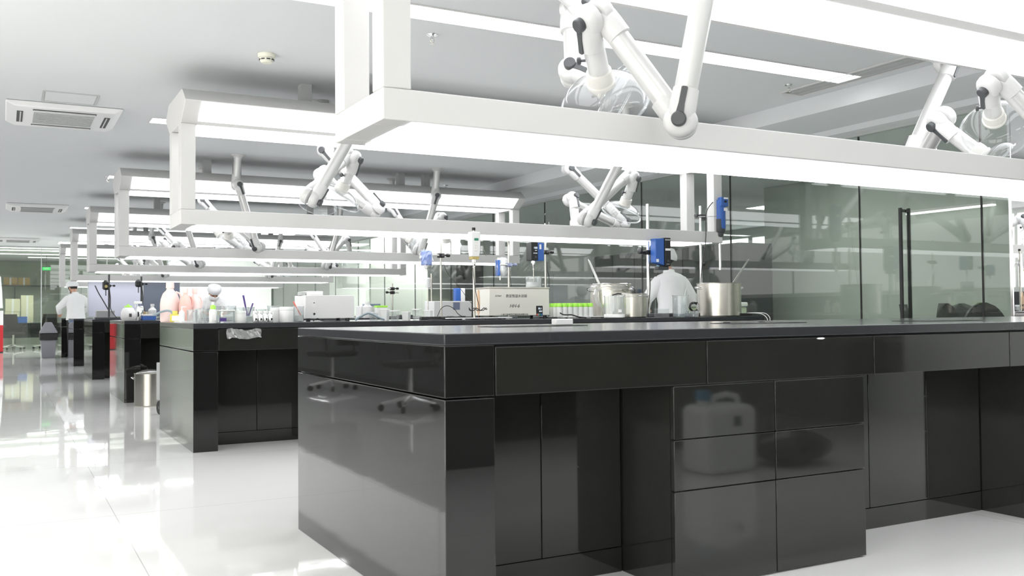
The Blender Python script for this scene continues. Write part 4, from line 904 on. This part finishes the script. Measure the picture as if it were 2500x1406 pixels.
# --- third bench
Y3 = YB + 2 * SP
def up(px, y): return (bx(px, y), y, BH)
t = thing('white_lab_box', 'low white box with grey label on the third bench, behind the white mixer stand', 'instrument', (bx(1060, Y3 + .4), Y3 + .4, BH)); w_ = bx(1152, Y3 + .4) - bx(1060, Y3 + .4); h_ = zt(1100, 735, Y3 + .4) - BH
MB().box(0, w_, 0, .32, .001, h_).build('housing', 'whiteware', t, .006); MB().box(w_ * .5, w_ * .68, -.002, -.0005, h_ * .45, h_ * .92).build('label_panel', 'slate', t)
t = thing('overhead_stirrer', 'blue and white stirrer box above the low white box of the third bench', 'stirrer', (bx(1113, Y3 + .9), Y3 + .9, BH)); MB().box(0, .08, 0, .09, .20, .40).build('housing', 'blue', t, .008); MB().box(.081, .145, -.01, .08, .20, .40).build('front_panel', 'whiteware', t, .008); MB().box(.02, .12, .0, .09, .001, .199).build('base', 'grey', t, .006)
stand(1054, Y3 + .55, zt(1054, 668, Y3 + .55), 'grey rod stand on the third bench below the wrapped blue motor', None, .011)
xx = bx(1046, Y3 + .55); t = thing('stick_mixer', 'slim pale grey mixer on the third bench stand below the wrapped blue motor', 'mixer', (xx - .02, Y3 + .51, 0)); z_ = zt(1046, 680, Y3 + .5); MB().lathe([(.03, z_ - .12), (.032, z_ - .1), (.032, z_), (.02, z_ + .01)], n=20).build('body', 'whiteware', t); MB().cyl((0, 0, z_ - .1205), (0, 0, BH + .06), .007, n=10).build('shaft', 'steel', t)
stand(958, Y3 + .5, zt(958, 692, Y3 + .5), 'short rod stand carrying black clamps on the third bench, right of the green capped bottle', None, .010)
xx = bx(958, Y3 + .5); zz = zt(958, 705, Y3 + .5); clamp(xx, Y3 + .5, zz, 'black clamp on the short third bench stand, upper one', .07, -1, r=.01); clamp(xx, Y3 + .5, zz - .05, 'black clamp on the short third bench stand, lower one', .08, 1, r=.01)
t = thing('balance', 'flat black balance plate on the third bench right of the short stand', 'balance', up(990, Y3 + .3)); MB().box(-.09, .09, -.05, .1, .001, .03).build('base', 'grey', t, .006); MB().box(-.085, .085, -.04, .09, .0305, .036).build('plate', 'black', t, .002)
t = thing('storage_box', 'white box with blue lid on the third bench behind the hose', 'storage box', up(900, Y3 + .3)); MB().box(-.12, .14, -.05, .15, .001, .15).build('body', 'whiteware', t, .006); MB().box(-.03, .143, -.053, .153, .1505, .18).build('lid', 'slate', t, .006)
t = thing('white_jar', 'large white jar left of the lime topped box on the third bench', 'jar', up(897, Y3 + .12)); MB().lathe([(.05, 0), (.055, .01), (.055, .14), (.03, .17)], n=24).build('body', 'whiteware', t); MB().lathe([(.033, .1705), (.033, .2), (0, .2)], n=20).build('lid', 'whiteware', t)
t = thing('storage_box', 'white box with lime green lid on the third bench', 'storage box', up(930, Y3 + .15)); MB().box(-.07, .07, -.05, .05, .001, .13).build('body', 'milk', t, .004); MB().box(-.072, .072, -.052, .052, .1305, .155).build('lid', 'green', t, .004)
# left end of the third bench
def up2(px, d): p = at(px, 778, Y=Y3 + d); return (max(p.x, BX0 + .07), Y3 + d, BH)
t = thing('kettle', 'rounded white kettle with lime lid at the left end of the third bench', 'kettle', up2(313, .9)); MB().lathe([(.07, .001), (.085, .03), (.08, .10), (.06, .14), (.04, .155)], n=28).build('body', 'whiteware', t); MB().lathe([(.045, .1555), (.04, .17), (.012, .176), (.012, .19), (0, .19)], n=24).build('lid', 'green', t); MB().box(.0, .03, -.088, -.076, .04, .08).build('switch', 'grey', t, .003)
t = thing('steel_flask', 'slim silver flask with blue top on the third bench', 'flask', up2(343, .4)); MB().lathe([(.03, .001), (.033, .006), (.033, .15), (.026, .165)], n=24).build('body', 'chrome', t); MB().lathe([(.027, .1655), (.027, .19), (0, .192)], n=20).build('cap', 'slate', t)
t = thing('spray_bottle', 'white spray bottle behind the silver flask on the third bench', 'bottle', up2(340, 1.0)); MB().lathe([(.05, .001), (.055, .01), (.055, .10), (.02, .17), (.02, .19)], n=24).build('body', 'milk', t); s_ = MB(); s_.box(-.06, .03, -.012, .012, .1905, .225); s_.box(-.05, -.04, -.008, .008, .15, .19); s_.build('trigger', 'whiteware', t, .004)
t = thing('storage_box', 'blue box with white lid at the left end of the third bench', 'storage box', up2(364, .35)); MB().box(-.07, .07, -.05, .05, .001, .05).build('body', 'blue', t, .004); MB().box(-.072, .072, -.052, .052, .0505, .07).build('lid', 'whiteware', t, .004)
t = thing('storage_box', 'small brown carton behind the blue box on the third bench', 'carton', up2(357, .7)); MB().box(-.05, .05, -.04, .04, .001, .10).build('body', 'card', t, .002); MB().box(-.012, .012, -.0415, -.0402, .001, .10).build('tape', 'box', t)
t = thing('white_bottle', 'white bottle right of the brown carton on the third bench', 'bottle', up2(372, .6)); MB().lathe([(.04, .001), (.045, .008), (.045, .12), (.018, .15), (.018, .165)], n=24).build('body', 'whiteware', t); MB().lathe([(.022, .1655), (.022, .19), (0, .19)], n=18).build('cap', 'whiteware', t)
# pot on the floor
tp = pot(bx(366, 10.62), 10.62, 0, .155, .345, 'steel stock pot standing on the floor before the third bench', ang=R(-28)); MB().ball((0, 0, .335), .14, .14, .05, 18).build('bag_filling', 'film', tp)
t = thing('caster_wheel', 'black caster wheel peeping out behind the end of the second bench', 'caster', (bx(392, 9.6), 9.6, 0)); MB().lathe([(.02, -.02), (.06, -.02), (.066, -.012), (.066, .012), (.06, .02), (.02, .02)], (.0, 0, .067), (1, .2, 0), 26).build('tyre', 'black', t); MB().cyl((-.0195, 0, .067), (.0195, 0.004, .067), .0195, n=14).build('hub', 'trim', t)
MB().box(-.03, .03, -.01, .05, .14, .5).build('fork', 'trim', t, .004)
# --- fourth bench: two black motors on rods
Y4 = YB + 3 * SP
for px, top, zc0, zc1, lab in ((266, 670, 688, 708, 'left'), (345, 675, 686, 701, 'right')):
    y = Y4 + .35; x = bx(px, y); s = stand(0, y, zt(px, top, y), 'dark rod stand on the fourth bench, the %s one of two' % lab, (-.2, .16, -.08, .1, .03) if lab == 'left' else None, .014, m='grey', x=x)
    t = thing('overhead_stirrer', 'black stirrer motor on the %s dark stand of the fourth bench' % lab, 'stirrer', (x - .052, y - .075, 0)); a, b = zt(px, zc1, y), zt(px, zc0, y)
    MB().loft([((0, 0, a), (.03, 0, 0), (0, .03, 0)), ((0, 0, a + .02), (.05, 0, 0), (0, .05, 0)), ((0, 0, b - .01), (.05, 0, 0), (0, .05, 0)), ((0, 0, b + .02), (.02, 0, 0), (0, .02, 0))], 8).build('housing', 'black', t); MB().cyl((0, 0, a - .0005), (0, 0, a - .09), .008, n=10).build('shaft', 'grey', t)
    if lab == 'left': MB().lathe([(.022, 0), (.022, .003), (0, .0035)], (0, -.0485, (a + b) / 2 - .01), (0, -1, 0), 18).build('badge', 'ochre', t)
    clamp(x, y, (a + b) / 2, 'black clamp on the %s dark stand of the fourth bench' % lab, .03, -1)
    cord('black cable hanging beside the %s dark stand of the fourth bench' % lab, [(x + .005, y - .03, a), (x + .02, y - .05, a - .15), (x + .01, y - .06, a - .3), (x + .1, y - .1, BH + .02)], .006)
t = thing('storage_box', 'beige box at the foot of the left dark stand on the fourth bench', 'box', (bx(262, Y4 + .6), Y4 + .62, BH)); MB().box(-.16, .10, -.08, .1, .001, .12).build('body', 'acgrey', t, .004); MB().box(-.163, .103, -.083, .103, .1205, .135).build('lid', 'cream', t, .003)
y = Y4 + 1.2; p = at(232, 697, Y=y)
cord('black plug lead hanging before the blue grey panel at left', [(p.x, y, p.z), (p.x + .05, y, p.z - .12), (p.x + .12, y, p.z - .24), (p.x + .22, y - .05, BH + .1), (p.x + .28, y - .08, z5)], .009)
# --- fifth bench: blue grey panel
Y5 = YB + 4 * SP; yp = Y5 + 1.2; x0, x1 = bx(214, yp), bx(440, yp); x0 = max(x0, BX0 + .03); zt5 = zt(320, 688, yp)
xmid = bx(347, yp)
for xa_, xb_, mm, lab in ((x0, xmid - .01, 'lavender', 'wide lavender grey gloss panel standing on the fifth bench, left one'), (xmid + .01, x1, 'sash', 'dark slate gloss panel standing on the fifth bench behind the pink jugs')):
    t = thing('display_panel', lab, 'panel', (xa_, yp, BH), 0, 'panels on the fifth bench'); W = xb_ - xa_
    MB().box(.013, W - .013, 0, .05, .03, zt5 - BH).build('panel', mm, t, .004)
    f = MB(); f.box(0, .0125, -.004, .054, .02, zt5 - BH + .012); f.box(W - .0125, W, -.004, .054, .02, zt5 - BH + .012); f.box(.0125, W - .0125, -.004, .054, zt5 - BH + .0005, zt5 - BH + .012); f.build('frame', 'trim', t)
    for x in (.2, W - .2): MB().box(x - .1, x + .1, -.06, .11, .001, .0195).build('foot', 'trim', t)

# ---------------------------------------------------------------- far left: bin, red cabinet, boxes, office corner
t = thing('waste_bin', 'grey swing lid waste bin with black bag at the end of the sixth bench', 'waste bin', (.90, 23.9, 0)); MB().lathe([(.17, .001), (.19, .02), (.235, .50), (.245, .505)], n=4).build('body', 'bin', t, .02).rotation_euler = (0, 0, R(45))
MB().lathe([(.262, .40), (.258, .505), (.27, .53), (.262, .56)], n=4).build('bag', 'bag', t, .02).rotation_euler = (0, 0, R(45)); MB().lathe([(.26, .565), (.25, .60), (.10, .80), (.09, .81)], n=4).build('lid', 'bin', t, .02).rotation_euler = (0, 0, R(45))
def bin_front(): pass
def office_chair(loc, rz, label, m='mesh', group='office chairs', shell=False, proto=None):
    if proto is not None: return dup(proto, loc, rz, label)
    t = thing('office_chair', label, 'office chair', loc, rz, group)
    for k in range(5):
        a = k * 2 * math.pi / 5; l = MB().path([(.03 * math.cos(a), .03 * math.sin(a), .13), (.16 * math.cos(a), .16 * math.sin(a), .10), (.29 * math.cos(a), .29 * math.sin(a), .075)], [.022, .018, .013], 8).build('base_leg', 'chrome', t)
        MB().lathe([(.01, -.016), (.032, -.016), (.034, 0), (.032, .016), (.01, .016)], (.29 * math.cos(a), .29 * math.sin(a), .035), (-math.sin(a), math.cos(a), 0), 16).build('caster', 'black', l)
    MB().cyl((0, 0, .10), (0, 0, .42), .025, n=16).build('column', 'chrome', t)
    MB().box(-.235, .235, -.23, .23, .425, .49).build('seat', m, t, .03)
    bk = MB(); n = 14; secs = []
    NJ = 16 if shell else 8
    for j0 in range(NJ):
        j = j0 * 7 / (NJ - 1); z = .55 + .46 * j / 7; w = .235 * math.sqrt(max(.012, 1 - ((j - 2.0) / 5.03) ** 2)) if shell else .22 * (1 - .10 * abs(j - 3.5) / 3.5)
        secs.append([( -w + 2 * w * k / n, .235 + .05 * j / 7 - .06 * (1 - ((k - n / 2) / (n / 2)) ** 2) * -1, z) for k in range(n + 1)])
    F = [[bk.bm.verts.new(p) for p in s] for s in secs]; Bk = [[bk.bm.verts.new((p[0], p[1] + .03, p[2])) for p in s] for s in secs]
    for a in range(NJ - 1):
        for k in range(n):
            bk.bm.faces.new((F[a][k], F[a][k + 1], F[a + 1][k + 1], F[a + 1][k])); bk.bm.faces.new((Bk[a][k + 1], Bk[a][k], Bk[a + 1][k], Bk[a + 1][k + 1]))
        bk.bm.faces.new((F[a][0], F[a + 1][0], Bk[a + 1][0], Bk[a][0])); bk.bm.faces.new((F[a + 1][n], F[a][n], Bk[a][n], Bk[a + 1][n]))
    for k in range(n): bk.bm.faces.new((F[0][k + 1], F[0][k], Bk[0][k], Bk[0][k + 1])); bk.bm.faces.new((F[-1][k], F[-1][k + 1], Bk[-1][k + 1], Bk[-1][k]))
    bk.build('backrest', m, t)
    MB().path([(0, .10, .43), (0, .27, .44), (0, .345, .52), (0, .345, .70)], .018, 8).build('back_support', 'black', t)
    if not shell:
        for s in (-1, 1): MB().path([(s * .238, .12, .46), (s * .29, .12, .50), (s * .29, .10, .66), (s * .29, -.12, .68), (s * .27, -.2, .66)], .014, 8).build('armrest', 'black', t)
    return t
oc = office_chair((.25, 30.3, 0), R(20), 'black office chair left behind the far glass wall')
office_chair((1.05, 30.5, 0), R(-30), 'black office chair right behind the far glass wall', proto=oc)
office_chair((-1.2, 8.6, 0), R(90), 'black office chair before the left wall cabinets, beside the fourth bench', proto=oc)
office_chair((-1.3, 11.4, 0), R(70), 'black office chair before the left wall cabinets, beside the fifth bench', proto=oc)
def desk(loc, w, d, label, rz=0, m='dark'):
    t = thing('desk', label, 'desk', loc, rz, 'desks'); MB().box(-w / 2, w / 2, -d / 2, d / 2, .72, .75).build('desktop', m, t, .003)
    for x in (-w / 2 + .04, w / 2 - .04):
        for y in (-d / 2 + .04, d / 2 - .04): MB().box(x - .025, x + .025, y - .025, y + .025, .001, .7195).build('leg', 'trim', t)
    MB().box(-w / 2 + .07, w / 2 - .07, d / 2 - .05, d / 2 - .03, .30, .7195).build('modesty_panel', m, t)
desk((.4, 31.5, 0), 2.6, .8, 'dark desk behind the far glass wall with cartons on it')
for k in range(5):
    t = thing('added_low_cabinet', 'added black low cabinet along the left wall, out of view, %s from the camera' % ordn[k], 'low cabinet', (-2.585, 7.6 + 3.0 * k, 0), 0, 'added cabinets along the left wall')  # unseen row, added to darken the reflections in the bench ends
    MB().box(.01, .62, 0, 2.98, .08, 1.25).build('body', 'dark', t, .006); MB().box(.05, .6, .03, 2.95, 0, .0795).build('plinth', 'black', t)
    for c in range(3): MB().box(.6205, .64, c * .993 + .003, (c + 1) * .993 - .003, .10, 1.23).build('door', 'dark', t, .003)
def carton(x, y, z, w, h, d, label, m='box'):
    t = thing('carton', label, 'carton', (x, y, z), 0, 'cartons behind the far glass wall'); MB().box(-w / 2, w / 2, -d / 2, d / 2, .001, h).build('box', m, t, .004); MB().box(-.025, .025, -d / 2 - .001, -d / 2 - .0002, .002, h).build('tape', 'paper', t)
ys = 31.55
def fx(px): return bx(px, ys)
carton(fx(30), ys, .75, fx(48) - fx(12), .33, .4, 'lower cream carton at left on the desk behind the far glass'); carton(fx(31), ys, 1.085, fx(48) - fx(12), .38, .4, 'upper cream carton at left on the desk behind the far glass'); carton(fx(66), ys, .75, fx(82) - fx(52), .82, .4, 'tall pale cream carton right on the desk behind the far glass')
t = thing('storage_box', 'bright blue storage box on the desk behind the far glass wall', 'storage box', (fx(47), 31.0, .7505)); MB().box(-.2, .2, -.06, .1, .001, .17).build('body', 'blue', t, .01); MB().box(-.2, .2, -.062, .102, .171, .19).build('lid', 'blue', t, .004)
t = thing('wall_shelf', 'high shelf behind the far glass wall carrying brown cartons', 'shelf', (fx(40), 36.4, 1.98)); MB().box(-1.4, 1.6, -.25, .55, 0, .03).build('board', 'dark', t)
for x in (-1.3, 0, 1.5): MB().box(x - .02, x + .02, -.2, .55, -1.978, -.0005).build('upright', 'dark', t)
for i, (a, b) in enumerate(((8, 42), (43, 73))):
    xa_, xb_ = bx(a, 36.4), bx(b, 36.4); carton((xa_ + xb_) / 2, 36.4, 2.011, xb_ - xa_ - .01, .26, .4, 'brown carton on the high shelf behind the far glass, %s one' % ('left', 'right')[i], 'card')
t = thing('exit_sign', 'small glowing green exit sign seen through the far glass wall', 'exit sign', (bx(113, 33), 33.0, zt(113, 656, 33))); MB().box(-.13, .13, -.03, .03, -.06, .06).build('housing', 'grey', t, .004); MB().box(-.12, .12, -.034, -.0305, -.05, .05).build('lit_face', 'exit', t)
MB().cyl((0, 0, .0605), (0, 0, CZ - zt(113, 656, 33) - .001), .008, n=8).build('hanger', 'grey', t); text('EXIT', 'lettering', .07, 'paper', t, (0, -.0345, 0), FRONT)
t = thing('fire_cabinet', 'red fire extinguisher cabinet at the far left edge', 'fire cabinet', (-.21, 28.2, 0)); MB().box(-.2, .2, -.12, .12, .02, .72).build('body', 'red', t, .01); MB().box(-.17, .17, -.126, -.1205, .06, .68).build('door', 'red', t, .004); MB().box(-.2, .2, -.12, .12, .7205, 1.1).build('upper_box', 'paper', t, .01); MB().box(-.2, .2, -.12, .12, .0, .0195).build('plinth', 'black', t)
t = thing('hanging_lab_coat', 'white cloth hanging at the far left edge above the red cabinet', 'lab coat', (-.24, 28.25, 1.15)); MB().loft([((0, 0, 0.02), (.22, 0, 0), (0, .07, 0)), ((0, 0, .5), (.2, 0, 0), (0, .07, 0)), ((0, 0, .85), (.17, 0, 0), (0, .06, 0)), ((0, 0, .98), (.05, 0, 0), (0, .04, 0))], 16).build('cloth', 'coat', t); MB().path([(0, 0, .981), (0, 0, 1.03), (.02, 0, 1.05), (.03, .04, 1.04), (.0, .05, 1.0)], .005, 6).build('hook', 'chrome', t); MB().box(-.02, .02, .08, .12, -1.15, 1.05).build('post', 'trim', t)
t = thing('storage_cabinet', 'tall grey cupboard behind the far glass wall, right of the cartons', 'storage cabinet', (2.2, 33.5, 0)); MB().box(-.6, .6, -.3, .3, .05, 2.1).build('body', 'acgrey', t, .006)
for s in (-1, 1): dd = MB().box(s * .3 - .292, s * .3 + .292, -.322, -.3005, .08, 2.08).build('door', 'acgrey', t, .004); MB().box(s * .05 - .01, s * .05 + .01, -.336, -.3225, 1.0, 1.2).build('handle', 'trim', dd)
MB().box(-.58, .58, -.28, .28, 0, .0495).build('plinth', 'black', t)

# ---------------------------------------------------------------- rooms behind the glass
for k, (px, y) in enumerate(((2281, 7.2), (2356, 6.55), (2385, 5.80), (2456, 5.08))):
    x = bx(px, y); lab = 'dark rounded shell chair behind the glass, %s from the left' % ordn[k]
    if k == 0: sc = office_chair((x, y, -.0), R(40), lab, 'shell', 'shell chairs behind the glass', True)
    else: office_chair((x, y, 0), R((40, 120, 10, -20)[k]), lab, proto=sc)
def dark_cab(x, y, w, h, d, label, m='dark'):
    t = thing('storage_cabinet', label, 'storage cabinet', (x, y, 0), 0, 'cabinets behind the glass'); MB().box(0, d, -w / 2, w / 2, .06, h).build('body', m, t, .006)
    for s in (-1, 1):
        dd = MB().box(-.022, -.0005, s * w / 4 - w / 4 + .004, s * w / 4 + w / 4 - .004, .08, h - .02).build('door', m, t, .004); MB().box(-.034, -.0225, s * .05 - .008, s * .05 + .008, h * .45, h * .6).build('handle', 'trim', dd)
    MB().box(.02, d, -w / 2, w / 2, .0, .0595).build('plinth', 'black', t)
for k, y in enumerate((10.3, 11.5, 12.7)): dark_cab(8.8, y, 1.18, 1.88, .6, 'charcoal cabinet behind the glass and the person, %s in the row' % ('nearest', 'middle', 'farthest')[k])
dark_cab(8.2, 18.2, 1.5, 2.0, .6, 'added charcoal cabinet far back behind the glass, in place of a dark reflection')  # added where the glass only carries a dark reflection
dark_cab(9.4, 14.8, 1.6, 1.7, .6, 'grey cabinet farther back behind the glass wall', 'acgrey')
t = thing('freezer_chest', 'pale green chest behind the glass, right of the large stock pot', 'chest', (bx(1815, 10.0) , 10.0, 0)); t.location = (8.2, 9.55, 0)
MB().box(-.3, .3, -.3, .3, .03, 1.0).build('body', mat('pale_green_enamel', (.52, .60, .42), .4, noise=.03), t, .02); MB().box(-.31, .31, -.31, .31, 1.005, 1.06).build('lid', 'whiteware', t, .015); MB().box(-.325, -.305, .1, .14, .86, .92).build('lock', 'grey', t, .003); MB().box(-.26, .26, -.26, .26, 0, .0295).build('plinth', 'black', t)
desk((8.6, 8.45, 0), 1.3, .8, 'grey desk behind the glass door with its lamp above', R(90), 'acgrey')
# on the floor before the foreground bench: mirrored in its glossy drawer fronts
t = thing('jerrycan', 'white jerrycan with blue cap mirrored in the foreground bench drawers', 'jerrycan', (3.77, .78, 0))
MB().box(-.195, .195, -.13, .13, .001, .40).build('body', 'milk', t, .05, seg=4); c_ = MB().cyl((-.12, 0, .4005), (-.12, 0, .43), .035, n=22); c_.build('neck', 'milk', t); MB().lathe([(.045, .4305), (.045, .48), (.04, .485), (0, .485)], (-.12, 0, 0), n=24).build('cap', mat('sky_blue_cap', (.05, .22, .42), .4, noise=.05), t)
MB().path([(-.05, 0, .40), (-.04, 0, .44), (.06, 0, .455), (.14, 0, .44), (.15, 0, .40)], .018, 10).build('handle', 'milk', t); MB().box(.0, .06, .1305, .132, .28, .34).build('label_panel', 'grey', t)
sk = MB().ball((0, 0, .105), .27, .2, .104, 28); r_ = random.Random(4)
for v in sk.bm.verts: v.co += Vector((r_.uniform(-.015, .015), r_.uniform(-.015, .015), r_.uniform(-.006, .006) if v.co.z > .02 else 0))
tag(sk.build('bin_bag', 'bag', None, 0, (4.33, .80, .002)), 'slumped black bag mirrored in the foreground bench drawers, right of the jerrycan', 'bag')
# ---------------------------------------------------------------- people
def skin_body(name, verts, edges, radii, m, parent, root=0):
    me = bpy.data.meshes.new(name + '_cage'); me.from_pydata(verts, edges, []); o = bpy.data.objects.new(name + '_cage', me); COL.objects.link(o)
    o.modifiers.new('skin', 'SKIN'); lay = me.skin_vertices[0].data
    for i, r in enumerate(radii): lay[i].radius = (r, r) if not isinstance(r, tuple) else r
    for d in lay: d.use_root = False
    lay[root].use_root = True
    s = o.modifiers.new('sub', 'SUBSURF'); s.levels = 2; s.render_levels = 2
    dg = bpy.context.evaluated_depsgraph_get(); dg.update(); em = bpy.data.meshes.new_from_object(o.evaluated_get(dg))
    bpy.data.objects.remove(o); bpy.data.meshes.remove(me)
    bm = bmesh.new(); bm.from_mesh(em); bpy.data.meshes.remove(em); b = MB(); b.bm.free(); b.bm = bm
    return b
def person(label, loc, rz, lean=0.0, head_yaw=0.0, head_pitch=0.0, elbows=None, wrists=None, mask='mask', hem=.86, knee=0.0):
    """local frame: feet at the origin, facing +Y. lean bends the trunk forward at the hip (radians)"""
    t = thing('person', label, 'person', loc, rz)
    HIP = Vector((0, 0, .92)); RX = Matrix.Rotation(-lean, 4, 'X')
    def T(p): return HIP + RX @ (Vector(p) - HIP)
    NECK = Vector((0, .0, 1.46)); HR = Matrix.Rotation(head_yaw, 4, 'Z') @ Matrix.Rotation(-head_pitch, 4, 'X')
    HB = T(NECK)
    def H(p): return HB + (RX @ HR.to_4x4()) @ Vector(p) if False else HB + (Matrix.Rotation(-lean * .5, 4, 'X') @ HR) @ Vector(p)
    elbows = [Vector(e) for e in (elbows or ((-.27, .05, 1.13), (.27, .05, 1.13)))]; wrists = [Vector(e) for e in (wrists or ((-.2, .28, 1.05), (.2, .28, 1.05)))]
    V, E, Rd = [], [], []
    def v(p, r, par=None):
        V.append(tuple(p)); Rd.append(r); i = len(V) - 1
        if par is not None: E.append((par, i))
        return i
    pel = v(HIP, .12); sp = v(T((0, 0, 1.10)), .115, pel); ch = v(T((0, 0, 1.30)), .12, sp); nb = v(T((0, 0, 1.43)), .055, ch); nt = v(H((0, .005, .06)), .052, nb)
    h1 = v(H((0, .02, .11)), .075, nt); h2 = v(H((0, .012, .17)), .092, h1); h3 = v(H((0, .0, .225)), .075, h2)
    for s in (0, 1):
        sg = -1 if s == 0 else 1
        hp = v((sg * .09, 0, .86), .088, pel); kn = v((sg * .095, .02, .49), .056, hp); an = v((sg * .10, -.01, .09), .038, kn); to = v((sg * .115, .13, .035), .03, an)
        sh = v(T((sg * .175, 0, 1.38)), .055, ch); el = v(elbows[s], .042, sh); wr = v(wrists[s], .027, el)
        d = (wrists[s] - elbows[s]).normalized(); side = d.cross(Vector((0, 0, 1))).normalized() * sg; upv = side.cross(d).normalized() * sg
        pm = v(wrists[s] + d * .05, (.036, .020), wr)
        for k, (o, L) in enumerate(((-.028, .072), (-.010, .082), (.010, .076), (.028, .060))):
            b_ = v(wrists[s] + d * .095 + side * o, .0095, pm); c_ = v(wrists[s] + d * (.095 + L * .5) + side * o * 1.05 - upv * .010, .0085, b_); v(wrists[s] + d * (.095 + L * .85) + side * o * 1.05 - upv * .032, .0075, c_)
        th = v(wrists[s] + d * .045 - side * .045 - upv * .008, .011, pm); v(wrists[s] + d * .085 - side * .056 - upv * .02, .009, th)
    b = skin_body('body', V, E, Rd, 'skin', t)
    # face: nose, brows, lips and ears joined onto the head
    for c, r in (((0, .108, .135), (.012, .018, .022)), ((0, .100, .095), (.022, .010, .008)), ((-.085, .0, .14), (.010, .02, .03)), ((.085, .0, .14), (.010, .02, .03))):
        q = len(b.bm.verts); b.ball((0, 0, 0), *r, 12); b.bm.verts.ensure_lookup_table()
        for vv in b.bm.verts[q:]: vv.co = H(Vector(c) + vv.co)
    body = b.build('body', 'skin', t)
    for sx in (-1, 1): e_ = MB().ball(H((sx * .033, .092, .150)), .009, .009, .006, 10).build('eye', 'hair', t)
    # hair, cap, mask
    hb = MB(); hb.ball((0, 0, 0), .096, .104, .085, 20); hb.bm.verts.ensure_lookup_table()
    for vv in hb.bm.verts: vv.co = H(Vector((vv.co.x, vv.co.y - .018, vv.co.z + .178)))
    hb.build('hair', 'hair', t)
    c = MB(); n = 30; rr = random.Random(len(label)); prof = [(.102, -.022), (.112, -.014), (.120, .010), (.124, .045), (.114, .082), (.080, .108), (.036, .120)]; rings = []
    for j, (r, z) in enumerate(prof):
        rings.append([c.bm.verts.new(H((r * math.cos(2 * math.pi * k / n) * (1 + rr.uniform(-.012, .012)), -.008 + r * 1.12 * math.sin(2 * math.pi * k / n) * (1 + rr.uniform(-.012, .012)) , .196 + z - .65 * min(0, math.sin(2 * math.pi * k / n)) * -.10 * (1 if j < 4 else .3)))) for k in range(n)])
    for A, B in zip(rings, rings[1:]):
        for k in range(n): c.bm.faces.new((A[k], A[(k + 1) % n], B[(k + 1) % n], B[k]))
    c.bm.faces.new(rings[-1]); c.build('cap', 'cap', t)
    mk = MB(); n = 12; rows = []
    for j in range(6):
        z = .065 + .075 * j / 5; bul = .012 * math.sin(math.pi * j / 5)
        rows.append([mk.bm.verts.new(H(((.094) * math.sin(-1.25 + 2.5 * k / n), .012 + (.106 + bul) * math.cos(-1.25 + 2.5 * k / n), z))) for k in range(n + 1)])
    for A, B in zip(rows, rows[1:]):
        for k in range(n): mk.bm.faces.new((A[k], A[k + 1], B[k + 1], B[k]))
    o = mk.build('face_mask', mask, t); s_ = o.modifiers.new('thickness', 'SOLIDIFY'); s_.thickness = .002
    # coat: trunk and sleeves in one mesh
    cb = MB(); X = Vector((1, 0, 0)); Yv = RX @ Vector((0, 1, 0))
    secs = []
    for z, a, bb, dy in ((hem, .205, .150, 0), (.94, .195, .145, 0), (1.08, .178, .130, .0), (1.22, .195, .135, -.005), (1.32, .205, .132, -.01), (1.385, .205, .118, -.01), (1.425, .150, .098, -.005), (1.445, .095, .08, 0), (1.455, .072, .068, 0), (1.485, .068, .064, .0)):
        secs.append((T((0, dy, z)) if z > .92 else Vector((0, dy, z)), X * a, Yv * bb if z > .92 else Vector((0, bb, 0))))
    cb.loft(secs, 28)
    for s in (0, 1):
        sg = -1 if s == 0 else 1; S = T((sg * .125, -.005, 1.352)); E0, W = elbows[s], wrists[s] + (elbows[s] - wrists[s]).normalized() * .01
        pts = [S, S.lerp(E0, .25), S.lerp(E0, .6), E0, E0.lerp(W, .35), E0.lerp(W, .7), W]; cb.path(pts, [.088, .092, .078, .068, .058, .052, .048], 16)
    cb.build('lab_coat', 'coat', t)
    tb = MB()
    for sg in (-1, 1): tb.path([(sg * .088, 0, .93), (sg * .092, .0, .80), (sg * .095, .015, .50), (sg * .10, -.01, .24), (sg * .10, -.012, .075)], [.108, .100, .078, .068, .070], 16)
    tb.loft([((0, 0, .98), (.165, 0, 0), (0, .118, 0)), ((0, 0, .86), (.185, 0, 0), (0, .125, 0)), ((0, 0, .80), (.17, 0, 0), (0, .11, 0))], 20); tb.build('trousers', 'trouser', t)
    for sg in (-1, 1): MB().loft([((sg * .108, .045, .001), (.044, 0, 0), (-.02 * sg * -1, .125, 0)), ((sg * .108, .045, .045), (.045, 0, 0), (0, .125, 0)), ((sg * .106, .01, .085), (.040, 0, 0), (0, .075, 0)), ((sg * .104, -.01, .12), (.040, 0, 0), (0, .05, 0))], 18).build('shoe', 'black', t)
    return t
person('person in white coat with pale blue mask, back turned, behind the thick chrome rod', (6.91, 8.76, 0), R(-12), lean=.20, head_yaw=R(42), head_pitch=R(12),
       elbows=((-.30, .10, 1.12), (.30, .06, 1.12)), wrists=((-.20, .33, 1.02), (.22, .30, 1.02))).scale = (.98, .98, .975)
pb = at(515, 712, Y=17.55)
person('person in white cap leaning over the fourth bench, facing the camera', (pb.x, 17.30 + .50, 0), R(180), lean=.98, head_yaw=0, head_pitch=R(8), mask='cap',
       elbows=((-.34, .42, 1.06), (.34, .42, 1.06)), wrists=((-.20, .66, 1.0), (.20, .66, 1.0)))
pc = at(183, 700, Y=23.1)
person('person in white coat and black trousers by the grey bin, far left', (pc.x + .02, 23.1, 0), R(8), lean=.12, head_yaw=R(25), head_pitch=R(30), mask='cap',
       elbows=((-.33, .12, 1.14), (.33, .12, 1.14)), wrists=((-.27, .36, 1.02), (.2, .36, 1.02)))
